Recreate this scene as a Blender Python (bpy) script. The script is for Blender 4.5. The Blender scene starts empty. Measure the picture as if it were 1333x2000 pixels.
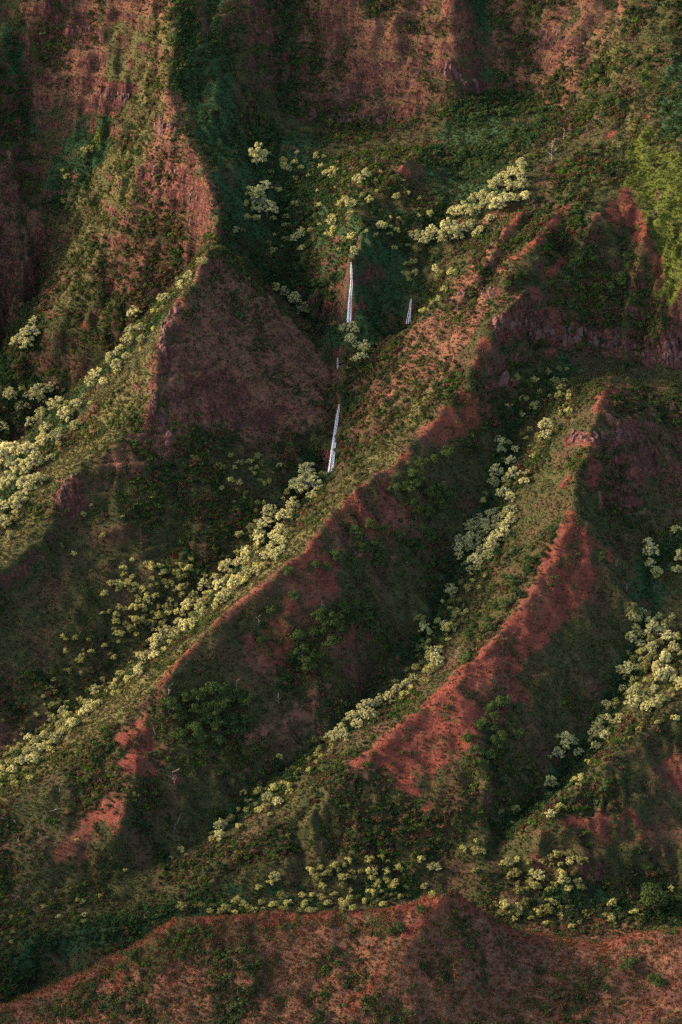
import bpy, bmesh, math, random
import numpy as np
from mathutils import Vector, Matrix, Euler

# ------------------------------------------------------------------ camera, sky, sun, exposure
scene = bpy.context.scene
CAM_Z, PITCH, FOC = 1400.0, math.radians(22.0), 8000.0       # focal length in photo pixels (1333 x 2000)
cam_data = bpy.data.cameras.new('camera')
cam = bpy.data.objects.new('camera', cam_data)
scene.collection.objects.link(cam)
cam.location = (0, 0, CAM_Z)
cam.rotation_euler = (math.radians(90) - PITCH, 0, 0)
cam_data.sensor_fit = 'VERTICAL'
cam_data.sensor_height = 36.0
cam_data.lens = 36.0 * FOC / 2000.0
cam_data.clip_start = 1.0
cam_data.clip_end = 30000.0
scene.camera = cam

SUN_DIR = Vector((-1.0, 0.13, 0.43)).normalized()            # towards the sun
world = bpy.data.worlds.new('World')
scene.world = world
world.use_nodes = True
wn = world.node_tree.nodes; wl = world.node_tree.links
wn.clear()
sky = wn.new('ShaderNodeTexSky'); sky.sky_type = 'NISHITA'; sky.sun_disc = False
sky.sun_elevation = math.asin(SUN_DIR.z)
sky.sun_rotation = math.atan2(SUN_DIR.x, SUN_DIR.y)
sky.altitude = 1200; sky.air_density = 1.0; sky.dust_density = 6.0; sky.ozone_density = 0.0
bg = wn.new('ShaderNodeBackground'); bg.inputs['Strength'].default_value = 0.15
wo = wn.new('ShaderNodeOutputWorld')
wl.new(sky.outputs[0], bg.inputs[0]); wl.new(bg.outputs[0], wo.inputs[0])

sun_data = bpy.data.lights.new('sun', 'SUN')
sun_data.energy = 3.4
sun_data.angle = math.radians(14.0)
sun_data.color = (1.0, 0.75, 0.60)
sun = bpy.data.objects.new('sun', sun_data)
scene.collection.objects.link(sun)
sun.rotation_euler = SUN_DIR.to_track_quat('Z', 'Y').to_euler()

scene.view_settings.view_transform = 'Standard'
scene.view_settings.look = 'None'
scene.view_settings.gamma = 1.0
scene.view_settings.use_curve_mapping = False
scene.view_settings.exposure = 1.72
scene.cycles.max_bounces = 4
scene.cycles.diffuse_bounces = 2
scene.cycles.glossy_bounces = 1
scene.cycles.transparent_max_bounces = 8
scene.cycles.use_denoising = False
scene.cycles.pixel_filter_type = 'BLACKMAN_HARRIS'
scene.cycles.filter_width = 1.6

random.seed(7)
rng = np.random.default_rng(11)
LINK = scene.collection.objects.link

# ------------------------------------------------------------------ measuring: sight lines of the survey
CP, SP = math.cos(PITCH), math.sin(PITCH)
def ray(u, v):
    a = np.asarray(u, float) - 666.5; b = 1000.0 - np.asarray(v, float)
    return a, FOC * CP + b * SP, -FOC * SP + b * CP
def place(u, v, D):
    dx, dy, dz = ray(u, v)
    t = np.asarray(D, float) / dy
    return np.stack([dx * t, dy * t, CAM_Z + dz * t], -1)
def project(P):
    x, y, z = P[..., 0], P[..., 1], P[..., 2] - CAM_Z
    f = y * CP - z * SP; up = y * SP + z * CP
    return 666.5 + FOC * x / f, 1000.0 - FOC * up / f

# ------------------------------------------------------------------ noise
def _h(ix, iy, s):
    n = (ix.astype(np.int64) * 374761393 + iy.astype(np.int64) * 668265263 + s * 2147483647) & 0xFFFFFFFF
    n = ((n ^ (n >> 13)) * 1274126177) & 0xFFFFFFFF
    n = ((n ^ (n >> 16)) * 2246822519) & 0xFFFFFFFF
    return ((n ^ (n >> 15)) & 0xFFFFFF) / float(0xFFFFFF)
def vnoise(x, y, s=0):
    ix = np.floor(x); iy = np.floor(y); fx = x - ix; fy = y - iy
    fx = fx * fx * fx * (fx * (fx * 6 - 15) + 10); fy = fy * fy * fy * (fy * (fy * 6 - 15) + 10)
    a = _h(ix, iy, s); b = _h(ix + 1, iy, s); c = _h(ix, iy + 1, s); d = _h(ix + 1, iy + 1, s)
    return (a * (1 - fx) + b * fx) * (1 - fy) + (c * (1 - fx) + d * fx) * fy * 1.0
def fbm(x, y, s=0, o=4):
    t = 0; a = .5; n = 0
    for i in range(o):
        t = t + a * vnoise(x * 2 ** i + 17.3 * i, y * 2 ** i - 9.1 * i, s + i); n += a; a *= .5
    return t / n
def blur(a, n):
    for _ in range(n):
        p = np.pad(a, 1, mode='edge')
        a = (p[:-2, 1:-1] + p[2:, 1:-1] + p[1:-1, :-2] + p[1:-1, 2:] + 4 * a) / 8
    return a

# ------------------------------------------------------------------ the lie of the land: ridge lines, gullies, cliff edges (pixel, pixel, metres)
LINES = {
 # foreground ridge
 'fore_crest': [(-300,2110,2290),(-100,1990,2295),(60,1945,2300),(190,1895,2303),(270,1840,2305),(330,1795,2305),(480,1785,2303),(700,1778,2300),(800,1762,2298),(880,1738,2296),(930,1770,2303),(1000,1815,2312),(1100,1840,2318),(1170,1846,2318),(1250,1825,2312),(1300,1812,2308),(1400,1815,2305),(1700,1800,2300)],
 'fore_low': [(-300,2330,2170),(100,2250,2180),(400,2200,2200),(600,2150,2215),(740,2040,2232),(900,2120,2222),(1100,2180,2210),(1300,2150,2200),(1600,2200,2180)],
 'fore_rib': [(880,1738,2296),(790,1850,2272),(700,1960,2252),(640,2060,2235)],
 'fore_bottom': [(-400,2700,2000),(600,2650,2010),(1700,2650,2010)],
 'fore_back': [(-300,2010,2400),(60,1990,2405),(330,1900,2400),(700,1850,2398),(880,1840,2398),(1100,1890,2400),(1300,1880,2400),(1650,1860,2400)],
 # main valley floor
 'floor': [(-350,1910,2440),(-100,1875,2440),(0,1852,2440),(150,1820,2445),(300,1795,2452),(600,1775,2462),(900,1785,2460),(1100,1798,2452),(1333,1806,2446),(1600,1800,2446)],
 'floor2': [(400,1750,2480),(700,1745,2482),(950,1715,2490),(1150,1740,2480),(1400,1755,2475)],
 # gully 2, gully 3
 'gully2': [(0,1838,2448),(60,1792,2462),(250,1722,2502),(350,1665,2528),(430,1618,2552),(540,1535,2588),(620,1450,2622),(700,1385,2655),(780,1310,2690),(840,1245,2715),(885,1140,2762),(940,1040,2805),(965,960,2838),(1000,850,2885),(1050,780,2905),(1100,715,2930)],
 'gully3': [(985,1640,2522),(1080,1560,2558),(1160,1450,2608),(1225,1330,2660),(1250,1200,2710),(1290,1080,2760),(1345,1020,2790),(1450,960,2830)],
 'gully3_out': [(985,1640,2522),(960,1690,2500),(900,1745,2478)],
 # ridge 3, ridge 4, ridge 2
 'ridge3': [(250,1765,2482),(340,1730,2493),(450,1668,2510),(560,1590,2532),(680,1500,2556),(800,1400,2590),(900,1320,2622),(1000,1220,2666),(1080,1090,2720),(1112,1005,2752),(1150,890,2800),(1175,785,2850),(1205,735,2908)],
 'ridge3_rib': [(1112,1005,2752),(1190,1090,2728),(1230,1180,2705)],
 'ridge3_spur': [(900,1320,2622),(930,1420,2580),(950,1530,2540)],
 'ridge4': [(1050,1642,2492),(1110,1580,2515),(1200,1480,2553),(1333,1368,2605),(1450,1270,2655),(1650,1150,2720)],
 'ridge4_face': [(1100,1700,2478),(1250,1640,2505),(1400,1560,2540)],
 'ridge2': [(-300,1720,2495),(-100,1625,2530),(0,1572,2552),(130,1500,2582),(250,1400,2615),(350,1290,2640),(450,1190,2670),(560,1108,2700),(640,1020,2745),(700,958,2780),(760,920,2805),(830,850,2845),(890,780,2875),(940,690,2902),(968,655,2913)],
 'ridge2_spur': [(250,1400,2615),(270,1500,2572),(240,1600,2532)],
 'ridge2_spur2': [(560,1108,2700),(640,1200,2682),(700,1290,2668)],
 'ridge2_spur3': [(700,958,2780),(740,1040,2758),(800,1120,2742),(835,1200,2722)],
 'gully1': [(-300,1610,2575),(0,1470,2650),(100,1425,2674),(200,1365,2702),(300,1270,2738),(400,1180,2772),(500,1060,2822),(600,985,2866),(643,925,2893)],
 # big face and its spur (left of the waterfall)
 'spur_left': [(-300,1290,2672),(-120,1190,2728),(0,1120,2766),(90,1048,2799),(120,1000,2816),(130,940,2830),(190,900,2848),(270,830,2877),(300,760,2893),(320,660,2918),(350,600,2945),(415,488,2979)],
 'spur_under': [(-300,1345,2664),(-120,1250,2719),(0,1180,2757),(90,1108,2790),(125,1050,2808),(165,985,2826)],
 'spur_right': [(415,488,2979),(500,560,3004),(600,640,2998),(645,720,2974),(655,780,2945),(648,850,2915)],
 'rib_a': [(1015,415,3028),(985,460,3008),(950,512,2988),(915,562,2972),(880,620,2955)],
 'rib_b': [(1100,410,3022),(1050,470,2994),(1005,505,2980),(965,560,2958)],
 'rib_gully': [(1062,415,3040),(1012,472,3009),(965,535,2983),(925,590,2965)],
 'face_foot': [(130,1020,2816),(230,950,2838),(350,900,2865),(420,870,2885),(500,850,2905),(600,862,2912),(640,900,2898)],
 'upper_crest': [(415,488,2979),(424,462,3066),(430,430,3072),(400,350,3120),(350,240,3180),(330,130,3216),(345,0,3265),(340,-200,3310)],
 'sub_spur': [(345,225,3184),(270,300,3170),(250,420,3146),(200,500,3138),(150,600,3126),(60,700,3110),(0,762,3095),(-200,900,3050)],
 'gully0': [(-250,1090,3010),(0,930,3060),(100,812,3080),(180,750,3090),(300,640,3100),(380,560,3108),(425,470,3090)],
 'gully_left': [(200,250,3238),(130,330,3232),(100,450,3212),(80,600,3190),(0,720,3165),(-200,860,3110)],
 'left_edge': [(-20,120,3262),(0,220,3250),(50,380,3228),(60,470,3205),(20,600,3160)],
 'left_edge2': [(-60,300,3200),(-80,480,3160),(-120,700,3120)],
 # stream with the falls
 'stream': [(643,925,2893),(658,792,2918),(661,745,2945),(660,700,2962),(685,632,2988),(687,515,2999),(712,450,3035),(690,400,3080),(720,330,3128),(745,245,3228)],
 'stream2': [(770,700,2980),(790,660,2986),(799,632,2996),(804,580,3006),(830,500,3040),(850,440,3070),(900,350,3120),(960,260,3180)],
 'bowl_spur': [(805,305,3130),(775,350,3110),(755,400,3085),(750,480,3045),(745,560,3012),(738,650,2988)],
 'bowl_left': [(500,300,3185),(520,360,3150),(545,440,3130),(580,520,3090),(620,590,3048)],
 'ravine_left': [(455,490,3072),(520,558,3064),(610,630,3046),(652,690,3000)],
 'bowl_gully': [(440,270,3180),(455,350,3140),(470,430,3105)],
 # shoulder right of the falls
 'shoulder': [(668,810,2925),(690,742,2942),(745,690,2950),(800,642,2962),(850,595,2975),(900,542,2990),(950,485,3012),(1000,425,3040),(1040,330,3095),(1075,260,3150),(1102,218,3205)],
 # right cliff band
 'cliff_foot': [(972,655,2915),(1040,666,2945),(1100,680,2952),(1180,690,2955),(1250,712,2950),(1333,722,2948),(1600,780,2940)],
 'cliff_top': [(975,608,2920),(1040,622,2950),(1100,634,2958),(1180,650,2963),(1250,655,2964),(1333,654,2964),(1600,670,2955)],
 'right_crest': [(975,608,2920),(1060,555,2972),(1110,490,2998),(1160,420,3020),(1225,368,3050),(1235,300,3092),(1248,180,3150),(1290,110,3185),(1340,60,3215),(1500,-80,3260)],
 'grass_edge': [(1225,368,3050),(1270,470,3004),(1290,580,2978)],
 'grass_hollow': [(1335,170,3128),(1332,330,3056),(1345,450,3003),(1340,570,2968)],
 'dark_face_top': [(1205,750,2895),(1270,770,2898),(1333,775,2898),(1550,800,2890)],
 'dark_face_foot': [(1165,1000,2775),(1240,1020,2790),(1320,985,2812),(1500,900,2850)],
 # back wall
 'wall_foot': [(-250,130,3270),(-20,120,3262),(60,250,3262),(130,230,3255),(200,215,3245),(260,190,3240),(345,130,3222)],
 'wall_foot2': [(420,110,3230),(500,190,3228),(560,225,3250),(620,235,3244),(740,245,3232),(850,215,3225),(900,190,3232),(960,180,3248),(1050,205,3235),(1102,218,3205),(1170,120,3225),(1260,40,3245)],
 'wall_top': [(-300,-60,3295),(0,-20,3305),(200,0,3288),(345,-20,3268),(420,0,3272),(495,-10,3262),(560,0,3312),(640,-5,3282),(740,0,3284),(830,-5,3280),(885,-5,3262),(950,0,3300),(1050,0,3285),(1150,-20,3275),(1300,-80,3270),(1600,-200,3280)],
 'wall_high': [(-350,-420,3360),(200,-400,3352),(560,-400,3370),(900,-400,3350),(1250,-420,3340),(1700,-450,3340)],
}
CREST = [k for k in LINES if k in ('fore_crest','ridge2','ridge3','ridge4','spur_left','spur_right','upper_crest','sub_spur','right_crest','shoulder')]

def dense(poly, step=0.8):
    P = place(*[np.array(c, float) for c in zip(*poly)])
    out = []
    for a, b in zip(P[:-1], P[1:]):
        n = max(2, int(np.linalg.norm((b - a)[:2]) / step))
        t = np.linspace(0, 1, n, endpoint=False)[:, None]
        out.append(a + (b - a) * t)
    out.append(P[-1:])
    return np.concatenate(out)
PTS = {k: dense(v) for k, v in LINES.items()}
ALL = np.concatenate(list(PTS.values()))

X0, X1, Y0, Y1 = -430.0, 430.0, 2010.0, 3400.0
def solve(cell, init=None, iters=300):
    nx = int((X1 - X0) / cell) + 1; ny = int((Y1 - Y0) / cell) + 1
    ix = np.rint((ALL[:, 0] - X0) / cell).astype(int); iy = np.rint((ALL[:, 1] - Y0) / cell).astype(int)
    ok = (ix >= 0) & (ix < nx) & (iy >= 0) & (iy < ny)
    s = np.zeros((ny, nx)); c = np.zeros((ny, nx))
    np.add.at(s, (iy[ok], ix[ok]), ALL[ok, 2]); np.add.at(c, (iy[ok], ix[ok]), 1)
    fixed = c > 0; val = np.where(fixed, s / np.maximum(c, 1), 0)
    if init is None:
        z = np.where(fixed, val, 300.0)
    else:
        z = resample(init, nx, ny); z[fixed] = val[fixed]
    for _ in range(iters):
        p = np.pad(z, 1, mode='edge')
        q = (p[:-2, 1:-1] + p[2:, 1:-1] + p[1:-1, :-2] + p[1:-1, 2:]) * .25
        z = np.where(fixed, val, q)
    return z
def resample(a, nx, ny):
    yy = np.linspace(0, a.shape[0] - 1, ny); xx = np.linspace(0, a.shape[1] - 1, nx)
    y0 = np.minimum(yy.astype(int), a.shape[0] - 2); x0 = np.minimum(xx.astype(int), a.shape[1] - 2)
    fy = (yy - y0)[:, None]; fx = (xx - x0)[None]
    g = lambda i, j: a[np.ix_(y0 + i, x0 + j)]
    return (g(0,0) * (1-fx) + g(0,1) * fx) * (1-fy) + (g(1,0) * (1-fx) + g(1,1) * fx) * fy
Z = None
CELL = 1.72
for c_, it in ((16, 1500), (8, 500), (4, 250), (CELL, 160)):
    Z = solve(c_, Z, it)
NY, NX = Z.shape
GX = X0 + np.arange(NX) * CELL; GY = Y0 + np.arange(NY) * CELL
XX, YY = np.meshgrid(GX, GY)
Z = blur(Z, 3)
def warp(Z, ax, ay):
    fx = np.clip((XX + ax - X0) / CELL, 0, NX - 1.001); fy = np.clip((YY + ay - Y0) / CELL, 0, NY - 1.001)
    i = fx.astype(int); j = fy.astype(int); a = fx - i; b = fy - j
    return (Z[j, i] * (1-a) + Z[j, i+1] * a) * (1-b) + (Z[j+1, i] * (1-a) + Z[j+1, i+1] * a) * b
Z = warp(Z, (fbm(XX / 32, YY / 32, 401, 3) - .5) * 13 + (fbm(XX / 9, YY / 9, 403, 2) - .5) * 5, (fbm(XX / 32, YY / 32, 405, 3) - .5) * 13 + (fbm(XX / 9, YY / 9, 407, 2) - .5) * 5)

# erosion: gullies that run down the slope, finer and finer
def erode(Z, wave, amp, seed, soft):
    gy, gx = np.gradient(blur(Z, soft), CELL)
    sl = np.sqrt(gx * gx + gy * gy) + 1e-6
    dx, dy = -gy / sl, gx / sl                     # along the contour
    px = XX / wave + (fbm(XX / wave / 1.7, YY / wave / 1.7, seed + 31, 3) - .5) * 1.6; py = YY / wave + (fbm(XX / wave / 1.7, YY / wave / 1.7, seed + 37, 3) - .5) * 1.6
    cx, cy = np.floor(px), np.floor(py)
    tot = np.zeros_like(Z); wt = np.zeros_like(Z)
    for j in (-1, 0, 1):
        for i in (-1, 0, 1):
            qx = cx + i; qy = cy + j
            jx = qx + _h(qx, qy, seed); jy = qy + _h(qx, qy, seed + 5)
            ex = px - jx; ey = py - jy
            w = np.exp(-2.2 * (ex * ex + ey * ey))
            tot += w * np.cos((ex * dx + ey * dy) * 2 * math.pi + 6.28 * _h(qx, qy, seed + 9)); wt += w
    e = tot / wt
    return Z + amp * (1 - np.abs(e) * 2) * np.clip(sl * 1.2, 0, 1.3) * .6
def dist_to(points, limit):
    d = np.full(Z.shape, limit, float)
    step = points[::3]
    for p in step:
        i0 = max(0, int((p[0] - limit - X0) / CELL)); i1 = min(NX, int((p[0] + limit - X0) / CELL) + 2)
        j0 = max(0, int((p[1] - limit - Y0) / CELL)); j1 = min(NY, int((p[1] + limit - Y0) / CELL) + 2)
        if i1 <= i0 or j1 <= j0: continue
        q = np.hypot(XX[j0:j1, i0:i1] - p[0], YY[j0:j1, i0:i1] - p[1])
        d[j0:j1, i0:i1] = np.minimum(d[j0:j1, i0:i1], q)
    return d
base = Z.copy()
wild = np.clip(fbm(XX / 90, YY / 90, 77, 2) * 2.2 - .45, .2, 1.3) * np.clip((YY - 2330) / 150, .35, 1)
def inside(poly, u, v):
    u = np.asarray(u, float); v = np.asarray(v, float); r = np.zeros(u.shape, bool)
    n = len(poly)
    for k in range(n):
        (x1, y1), (x2, y2) = poly[k], poly[(k + 1) % n]
        if y1 == y2: continue
        c = ((y1 > v) != (y2 > v)) & (u < (x2 - x1) * (v - y1) / (y2 - y1) + x1)
        r ^= c
    return r
_u, _v = project(np.stack([XX, YY, Z], -1))
calm = np.zeros(Z.shape)                                     # smoother slopes: under the left spur, the pyramid face, the back wall, the near ridge
for poly_, a_ in (([(-60,1180),(130,1010),(340,900),(520,880),(560,1000),(300,1260),(-60,1460)], .7), ([(415,500),(640,680),(640,850),(340,880),(310,700)], .5), ([(-100,240),(600,230),(1200,200),(1500,-300),(-100,-300)], .45), ([(-100,2100),(60,1960),(880,1750),(1500,1830),(1500,2200),(-100,2200)], .6), ([(700,1480),(900,1340),(1110,1020),(1160,1150),(950,1500),(800,1560)], .5)):
    calm = np.maximum(calm, a_ * inside(poly_, _u, _v))
wild = wild * (1 - blur(calm, 12))
def er(wave, amp, seed, soft):
    global Z
    Z = Z + (erode(Z, wave, amp, seed, soft) - Z) * wild
er(62, 5.0, 3, 12)
er(29, 3.4, 13, 5)
er(13, 1.7, 23, 3)
er(6.5, .7, 33, 2)
Z = Z + (fbm(XX / 34, YY / 34, 40, 4) - .5) * 8 + (fbm(XX / 8, YY / 8, 50, 3) - .5) * 2.4
dcrest = dist_to(np.concatenate([PTS[k] for k in CREST]), 14.0)
k_ = np.clip(1 - dcrest / 14.0, 0, 1) ** 1.0
Z = Z * (1 - .75 * k_) + (base + (fbm(XX / 9, YY / 9, 60, 4) - .5) * 5) * .75 * k_

# lava beds: ledges on the steep walls
_gy, _gx = np.gradient(blur(Z, 4), CELL); _sl = np.hypot(_gx, _gy)
_lev = Z + (fbm(XX / 60, YY / 60, 300, 3) - .5) * 14
def _saw(z, p): f = z / p - np.floor(z / p); return (np.where(f < .72, f / .72, (1 - f) / .28) - .5) * p
_w = np.clip((_sl - .75) * 1.8, 0, 1) * np.clip(fbm(XX / 26, YY / 26, 310, 3) * 3 - .9, 0, 1) * np.clip((YY - 2700) / 100, 0, 1)
Z = Z + _w * (_saw(_lev, 17.0) * .34 + _saw(_lev + 4, 7.3) * .2)
HOLLOW = np.clip((blur(Z, 30) - Z) / 2.5, -1, 1)              # +1 in gullies, -1 on ridges
# ------------------------------------------------------------------ reading the ground
def height(x, y):
    fx = np.clip((np.asarray(x) - X0) / CELL, 0, NX - 1.001); fy = np.clip((np.asarray(y) - Y0) / CELL, 0, NY - 1.001)
    i = fx.astype(int); j = fy.astype(int); a = fx - i; b = fy - j
    return (Z[j, i] * (1-a) + Z[j, i+1] * a) * (1-b) + (Z[j+1, i] * (1-a) + Z[j+1, i+1] * a) * b
_Dm = np.arange(Y0 + 20, Y1 - 5, 1.0)
def cast(uv):
    uv = np.asarray(uv, float).reshape(-1, 2)
    out = np.zeros((len(uv), 3))
    for k in range(0, len(uv), 400):
        q = uv[k:k+400]
        P = place(q[:, 0][:, None], q[:, 1][:, None], _Dm[None])
        below = P[..., 2] < height(P[..., 0], P[..., 1])
        i = np.maximum(np.argmax(below, 1), 1)
        i = np.where(below.any(1), i, len(_Dm) - 1)
        out[k:k+400] = P[np.arange(len(q)), i]
    out[:, 2] = height(out[:, 0], out[:, 1])
    return out
GYg, GXg = np.gradient(Z, CELL)
SLOPE = np.hypot(GXg, GYg)
def sample(a, P):
    i = np.clip(np.rint((P[:, 0] - X0) / CELL).astype(int), 0, NX - 1); j = np.clip(np.rint((P[:, 1] - Y0) / CELL).astype(int), 0, NY - 1)
    return a[j, i]

# ------------------------------------------------------------------ what covers the ground, as weights on the terrain's points
MASK = {k: np.zeros(Z.shape) for k in ('soil', 'dry', 'grass', 'bright', 'rock', 'lush')}
def splat(mask, P, r, s=1.0):
    m = MASK[mask]
    for p in P:
        R = r * 2.0
        i0 = max(0, int((p[0] - R - X0) / CELL)); i1 = min(NX, int((p[0] + R - X0) / CELL) + 2)
        j0 = max(0, int((p[1] - R - Y0) / CELL)); j1 = min(NY, int((p[1] + R - Y0) / CELL) + 2)
        if i1 <= i0 or j1 <= j0: continue
        d = np.sqrt((XX[j0:j1, i0:i1] - p[0]) ** 2 + (YY[j0:j1, i0:i1] - p[1]) ** 2 + (Z[j0:j1, i0:i1] - p[2]) ** 2)
        m[j0:j1, i0:i1] = np.maximum(m[j0:j1, i0:i1], s * np.clip(1.25 - .62 * d / r, 0, 1))
def line_px(poly, step=8):
    out = []
    for (a, b), (c, d) in zip(poly[:-1], poly[1:]):
        n = max(1, int(math.hypot(c - a, d - b) / step))
        for t in range(n): out.append((a + (c - a) * t / n, b + (d - b) * t / n))
    out.append(poly[-1]); return out
def fill_px(poly, step):
    us = [p[0] for p in poly]; vs = [p[1] for p in poly]
    U, V = np.meshgrid(np.arange(min(us), max(us) + step, step), np.arange(min(vs), max(vs) + step, step))
    U = U + rng.uniform(-.4, .4, U.shape) * step; V = V + rng.uniform(-.4, .4, V.shape) * step
    k = inside(poly, U, V)
    return np.stack([U[k], V[k]], -1)
def L(mask, poly, r, s=1.0): splat(mask, cast(line_px(poly)), r, s)
def B(mask, pts, s=1.0):
    for u, v, r in pts: splat(mask, cast([(u, v)]), r, s)
def A(mask, poly, s=1.0, step=13, r=6.0): 
    q = fill_px(poly, step)
    if len(q): splat(mask, cast(q), r, s)

# bare red earth
L('soil', [(255,1440),(290,1385),(340,1300),(420,1222),(480,1172),(560,1112),(600,1078),(640,1030),(700,962),(760,922),(800,888),(832,852),(885,795),(905,768)], 3.2, .72)
B('soil', [(700,985,8),(715,1005,8),(735,1025,6),(565,1185,6),(612,1160,7),(640,1140,7),(520,1285,4),(262,1480,7),(240,1440,5),(285,1470,6),(255,1500,6),(850,842,8),(885,812,8),(870,850,7),(900,830,6),(942,680,5),(930,715,4.5),(650,1255,4),(680,1245,5),(1020,588,4),(1040,568,3.5),(1195,262,5),(1262,230,3),(785,332,5),(1200,425,9),(1235,425,9),(1255,455,6),(1080,618,3),(1090,640,3),(1075,690,3.5),(1160,905,5),(1150,938,6),(1100,942,5),(1155,870,5),(1310,1510,10),(1325,1540,8),(215,1590,8),(172,1602,6),(150,1640,6),(130,1665,6),(330,640,6),(165,640,5),(175,845,4),(340,1520,4),(1045,640,3),(835,1580,5),(830,1630,4)])
L('soil', [(985,458),(1022,408)], 3.5); L('soil', [(1005,505),(1060,460),(1105,408)], 4, .8); L('soil', [(1165,430),(1225,375),(1262,450),(1280,500),(1285,560)], 3.5)
L('soil', [(1060,548),(1110,500)], 2.6); L('soil', [(1222,752),(1180,775),(1168,800)], 4.5); L('soil', [(1120,1030),(1190,1085)], 3.5)
L('soil', [(1112,1010),(1082,1095),(1042,1160),(1000,1222),(950,1275),(900,1322),(850,1365),(800,1410),(740,1462),(690,1498)], 5.0)
A('soil', [(1112,1020),(1150,1090),(1160,1150),(1090,1210),(1010,1310),(960,1335),(905,1345),(950,1275),(1050,1150)], .82)
A('soil', [(800,1405),(900,1350),(925,1390),(920,1460),(850,1510),(810,1560),(720,1490)], .82)
A('soil', [(930,1340),(1000,1330),(1030,1370),(960,1400)], .55)
A('soil', [(560,1120),(640,1060),(650,1150),(600,1200),(540,1300),(470,1310),(500,1240)], .6)
A('soil', [(230,1430),(290,1400),(310,1500),(230,1600),(130,1690),(140,1640),(230,1520)], .5)
A('soil', [(700,960),(760,920),(800,1000),(760,1060),(700,1030)], .5)
A('soil', [(640,1250),(720,1230),(700,1290),(600,1330)], .35)
A('soil', [(830,850),(900,770),(960,800),(900,880)], .5)
A('soil', [(1060,1640),(1110,1600),(1230,1590),(1300,1600),(1290,1640),(1180,1640)], .5)
L('soil', [(-40,1985),(60,1950),(190,1902),(270,1850),(330,1802),(480,1792),(700,1784),(800,1768),(880,1745)], 4.0, .85)
L('soil', [(880,1745),(930,1780),(1000,1822),(1100,1846),(1170,1852),(1250,1832),(1300,1818),(1400,1820)], 3.0, .8)
A('soil', [(70,1955),(280,1845),(340,1800),(880,1745),(800,1815),(700,1850),(600,1835),(480,1830),(370,1850),(340,1950),(200,1960)], .2)
L('soil', [(860,1760),(790,1830),(740,1900),(680,1970)], 4.0, .6)
A('soil', [(900,1760),(1333,1830),(1333,2000),(900,2000)], .12)
# dry pinkish grass and earth on the steep walls
A('dry', [(60,-60),(340,-60),(325,100),(230,200),(130,240),(70,210)], .9, 26, 9); A('dry', [(560,-60),(900,-60),(890,190),(740,240),(600,220)], .85, 26, 9)
A('dry', [(990,-60),(1340,-100),(1180,100),(1105,212),(1040,190),(960,120)], .85, 26, 9); A('dry', [(415,495),(600,640),(640,740),(640,830),(480,840),(360,830),(325,700),(340,620)], 1.0, 20, 9)
A('dry', [(335,190),(400,330),(428,425),(270,420),(262,340)], .9, 22, 8); A('dry', [(-20,250),(60,420),(100,600),(-20,640)], .85, 24, 8)
A('dry', [(300,785),(338,880),(200,915),(270,840)], .9); A('dry', [(690,760),(800,655),(900,555),(1000,440),(970,560),(860,740),(700,850)], .72)
A('dry', [(0,2010),(60,1965),(880,1755),(1333,1825),(1333,2010)], .8, 26, 8); A('dry', [(650,1330),(760,1300),(820,1290),(700,1380),(560,1500),(480,1460)], .5)
A('dry', [(110,460),(150,440),(120,600),(90,600)], .8); A('dry', [(870,400),(1000,420),(980,520),(900,540)], .3)
A('dry', [(190,430),(260,430),(330,500),(260,600),(180,560)], .6)
A('dry', [(640,1000),(720,970),(760,1100),(690,1100)], .4)
A('dry', [(1170,800),(1333,780),(1333,980),(1180,1000)], .5)
# sunny grass
A('grass', [(0,1108),(115,935),(250,835),(288,765),(308,690),(250,745),(150,850),(80,935),(0,1045)], .9); A('grass', [(110,450),(220,300),(320,200),(260,380),(200,500),(120,620)], .7)
A('grass', [(220,60),(330,40),(320,150),(300,200),(210,180)], .8)
A('grass', [(0,1490),(120,1420),(300,1300),(420,1200),(560,1080),(640,990),(700,950),(820,835),(700,955),(630,1020),(550,1100),(450,1180),(280,1370),(130,1490),(0,1565)], .85)
A('grass', [(1225,180),(1262,240),(1235,360),(1200,300)], .6); A('grass', [(360,560),(410,500),(360,580),(330,620)], .9)
A('grass', [(1160,60),(1230,20),(1200,150),(1120,210)], .5); A('grass', [(620,1000),(700,930),(800,800),(850,760),(760,870),(660,980)], .8)
# bright green hollow
A('bright', [(1238,250),(1345,330),(1345,610),(1295,580),(1268,460),(1235,370)], 1.0, 14, 6); B('bright', [(755,355,5),(742,368,5)]); A('bright', [(1230,120),(1290,90),(1300,160),(1250,170)], .5)
A('bright', [(1020,850),(1080,850),(1070,890),(1030,890)], .4); A('bright', [(425,1500),(490,1475),(510,1490),(450,1525)], .35); A('bright', [(120,270),(215,230),(200,290),(130,330)], .35)
# bare rock
A('rock', [(965,615),(1040,626),(1180,652),(1333,658),(1333,715),(1180,688),(975,652)], 1.0, 12, 5); A('rock', [(108,945),(150,930),(160,1000),(110,1010)], .6, 10, 4)
L('rock', [(345,600),(318,650),(322,690),(300,770),(285,830)], 3.5); A('rock', [(1165,860),(1333,810),(1333,960),(1200,990)], .6); L('rock', [(590,232),(740,240),(900,192)], 4.5, .9)
L('rock', [(1110,860),(1180,858),(1240,850)], 4.0); L('rock', [(195,190),(255,192)], 5); L('rock', [(90,58),(200,62)], 3.5, .8); L('rock', [(1000,80),(1110,85),(1150,130)], 4.0, .7)
A('rock', [(270,330),(380,330),(400,400),(290,400)], .5); A('rock', [(340,720),(600,780),(630,830),(480,835),(350,810)], .4)
L('rock', [(860,120),(890,160),(940,180)], 4, .7); L('rock', [(900,570),(970,570)], 4, .8)
A('dry', [(640,1000),(700,980),(690,1080),(600,1150)], .5)
A('lush', [(180,2010),(330,1880),(560,1890),(640,2010)], .42, 18, 8)
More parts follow.
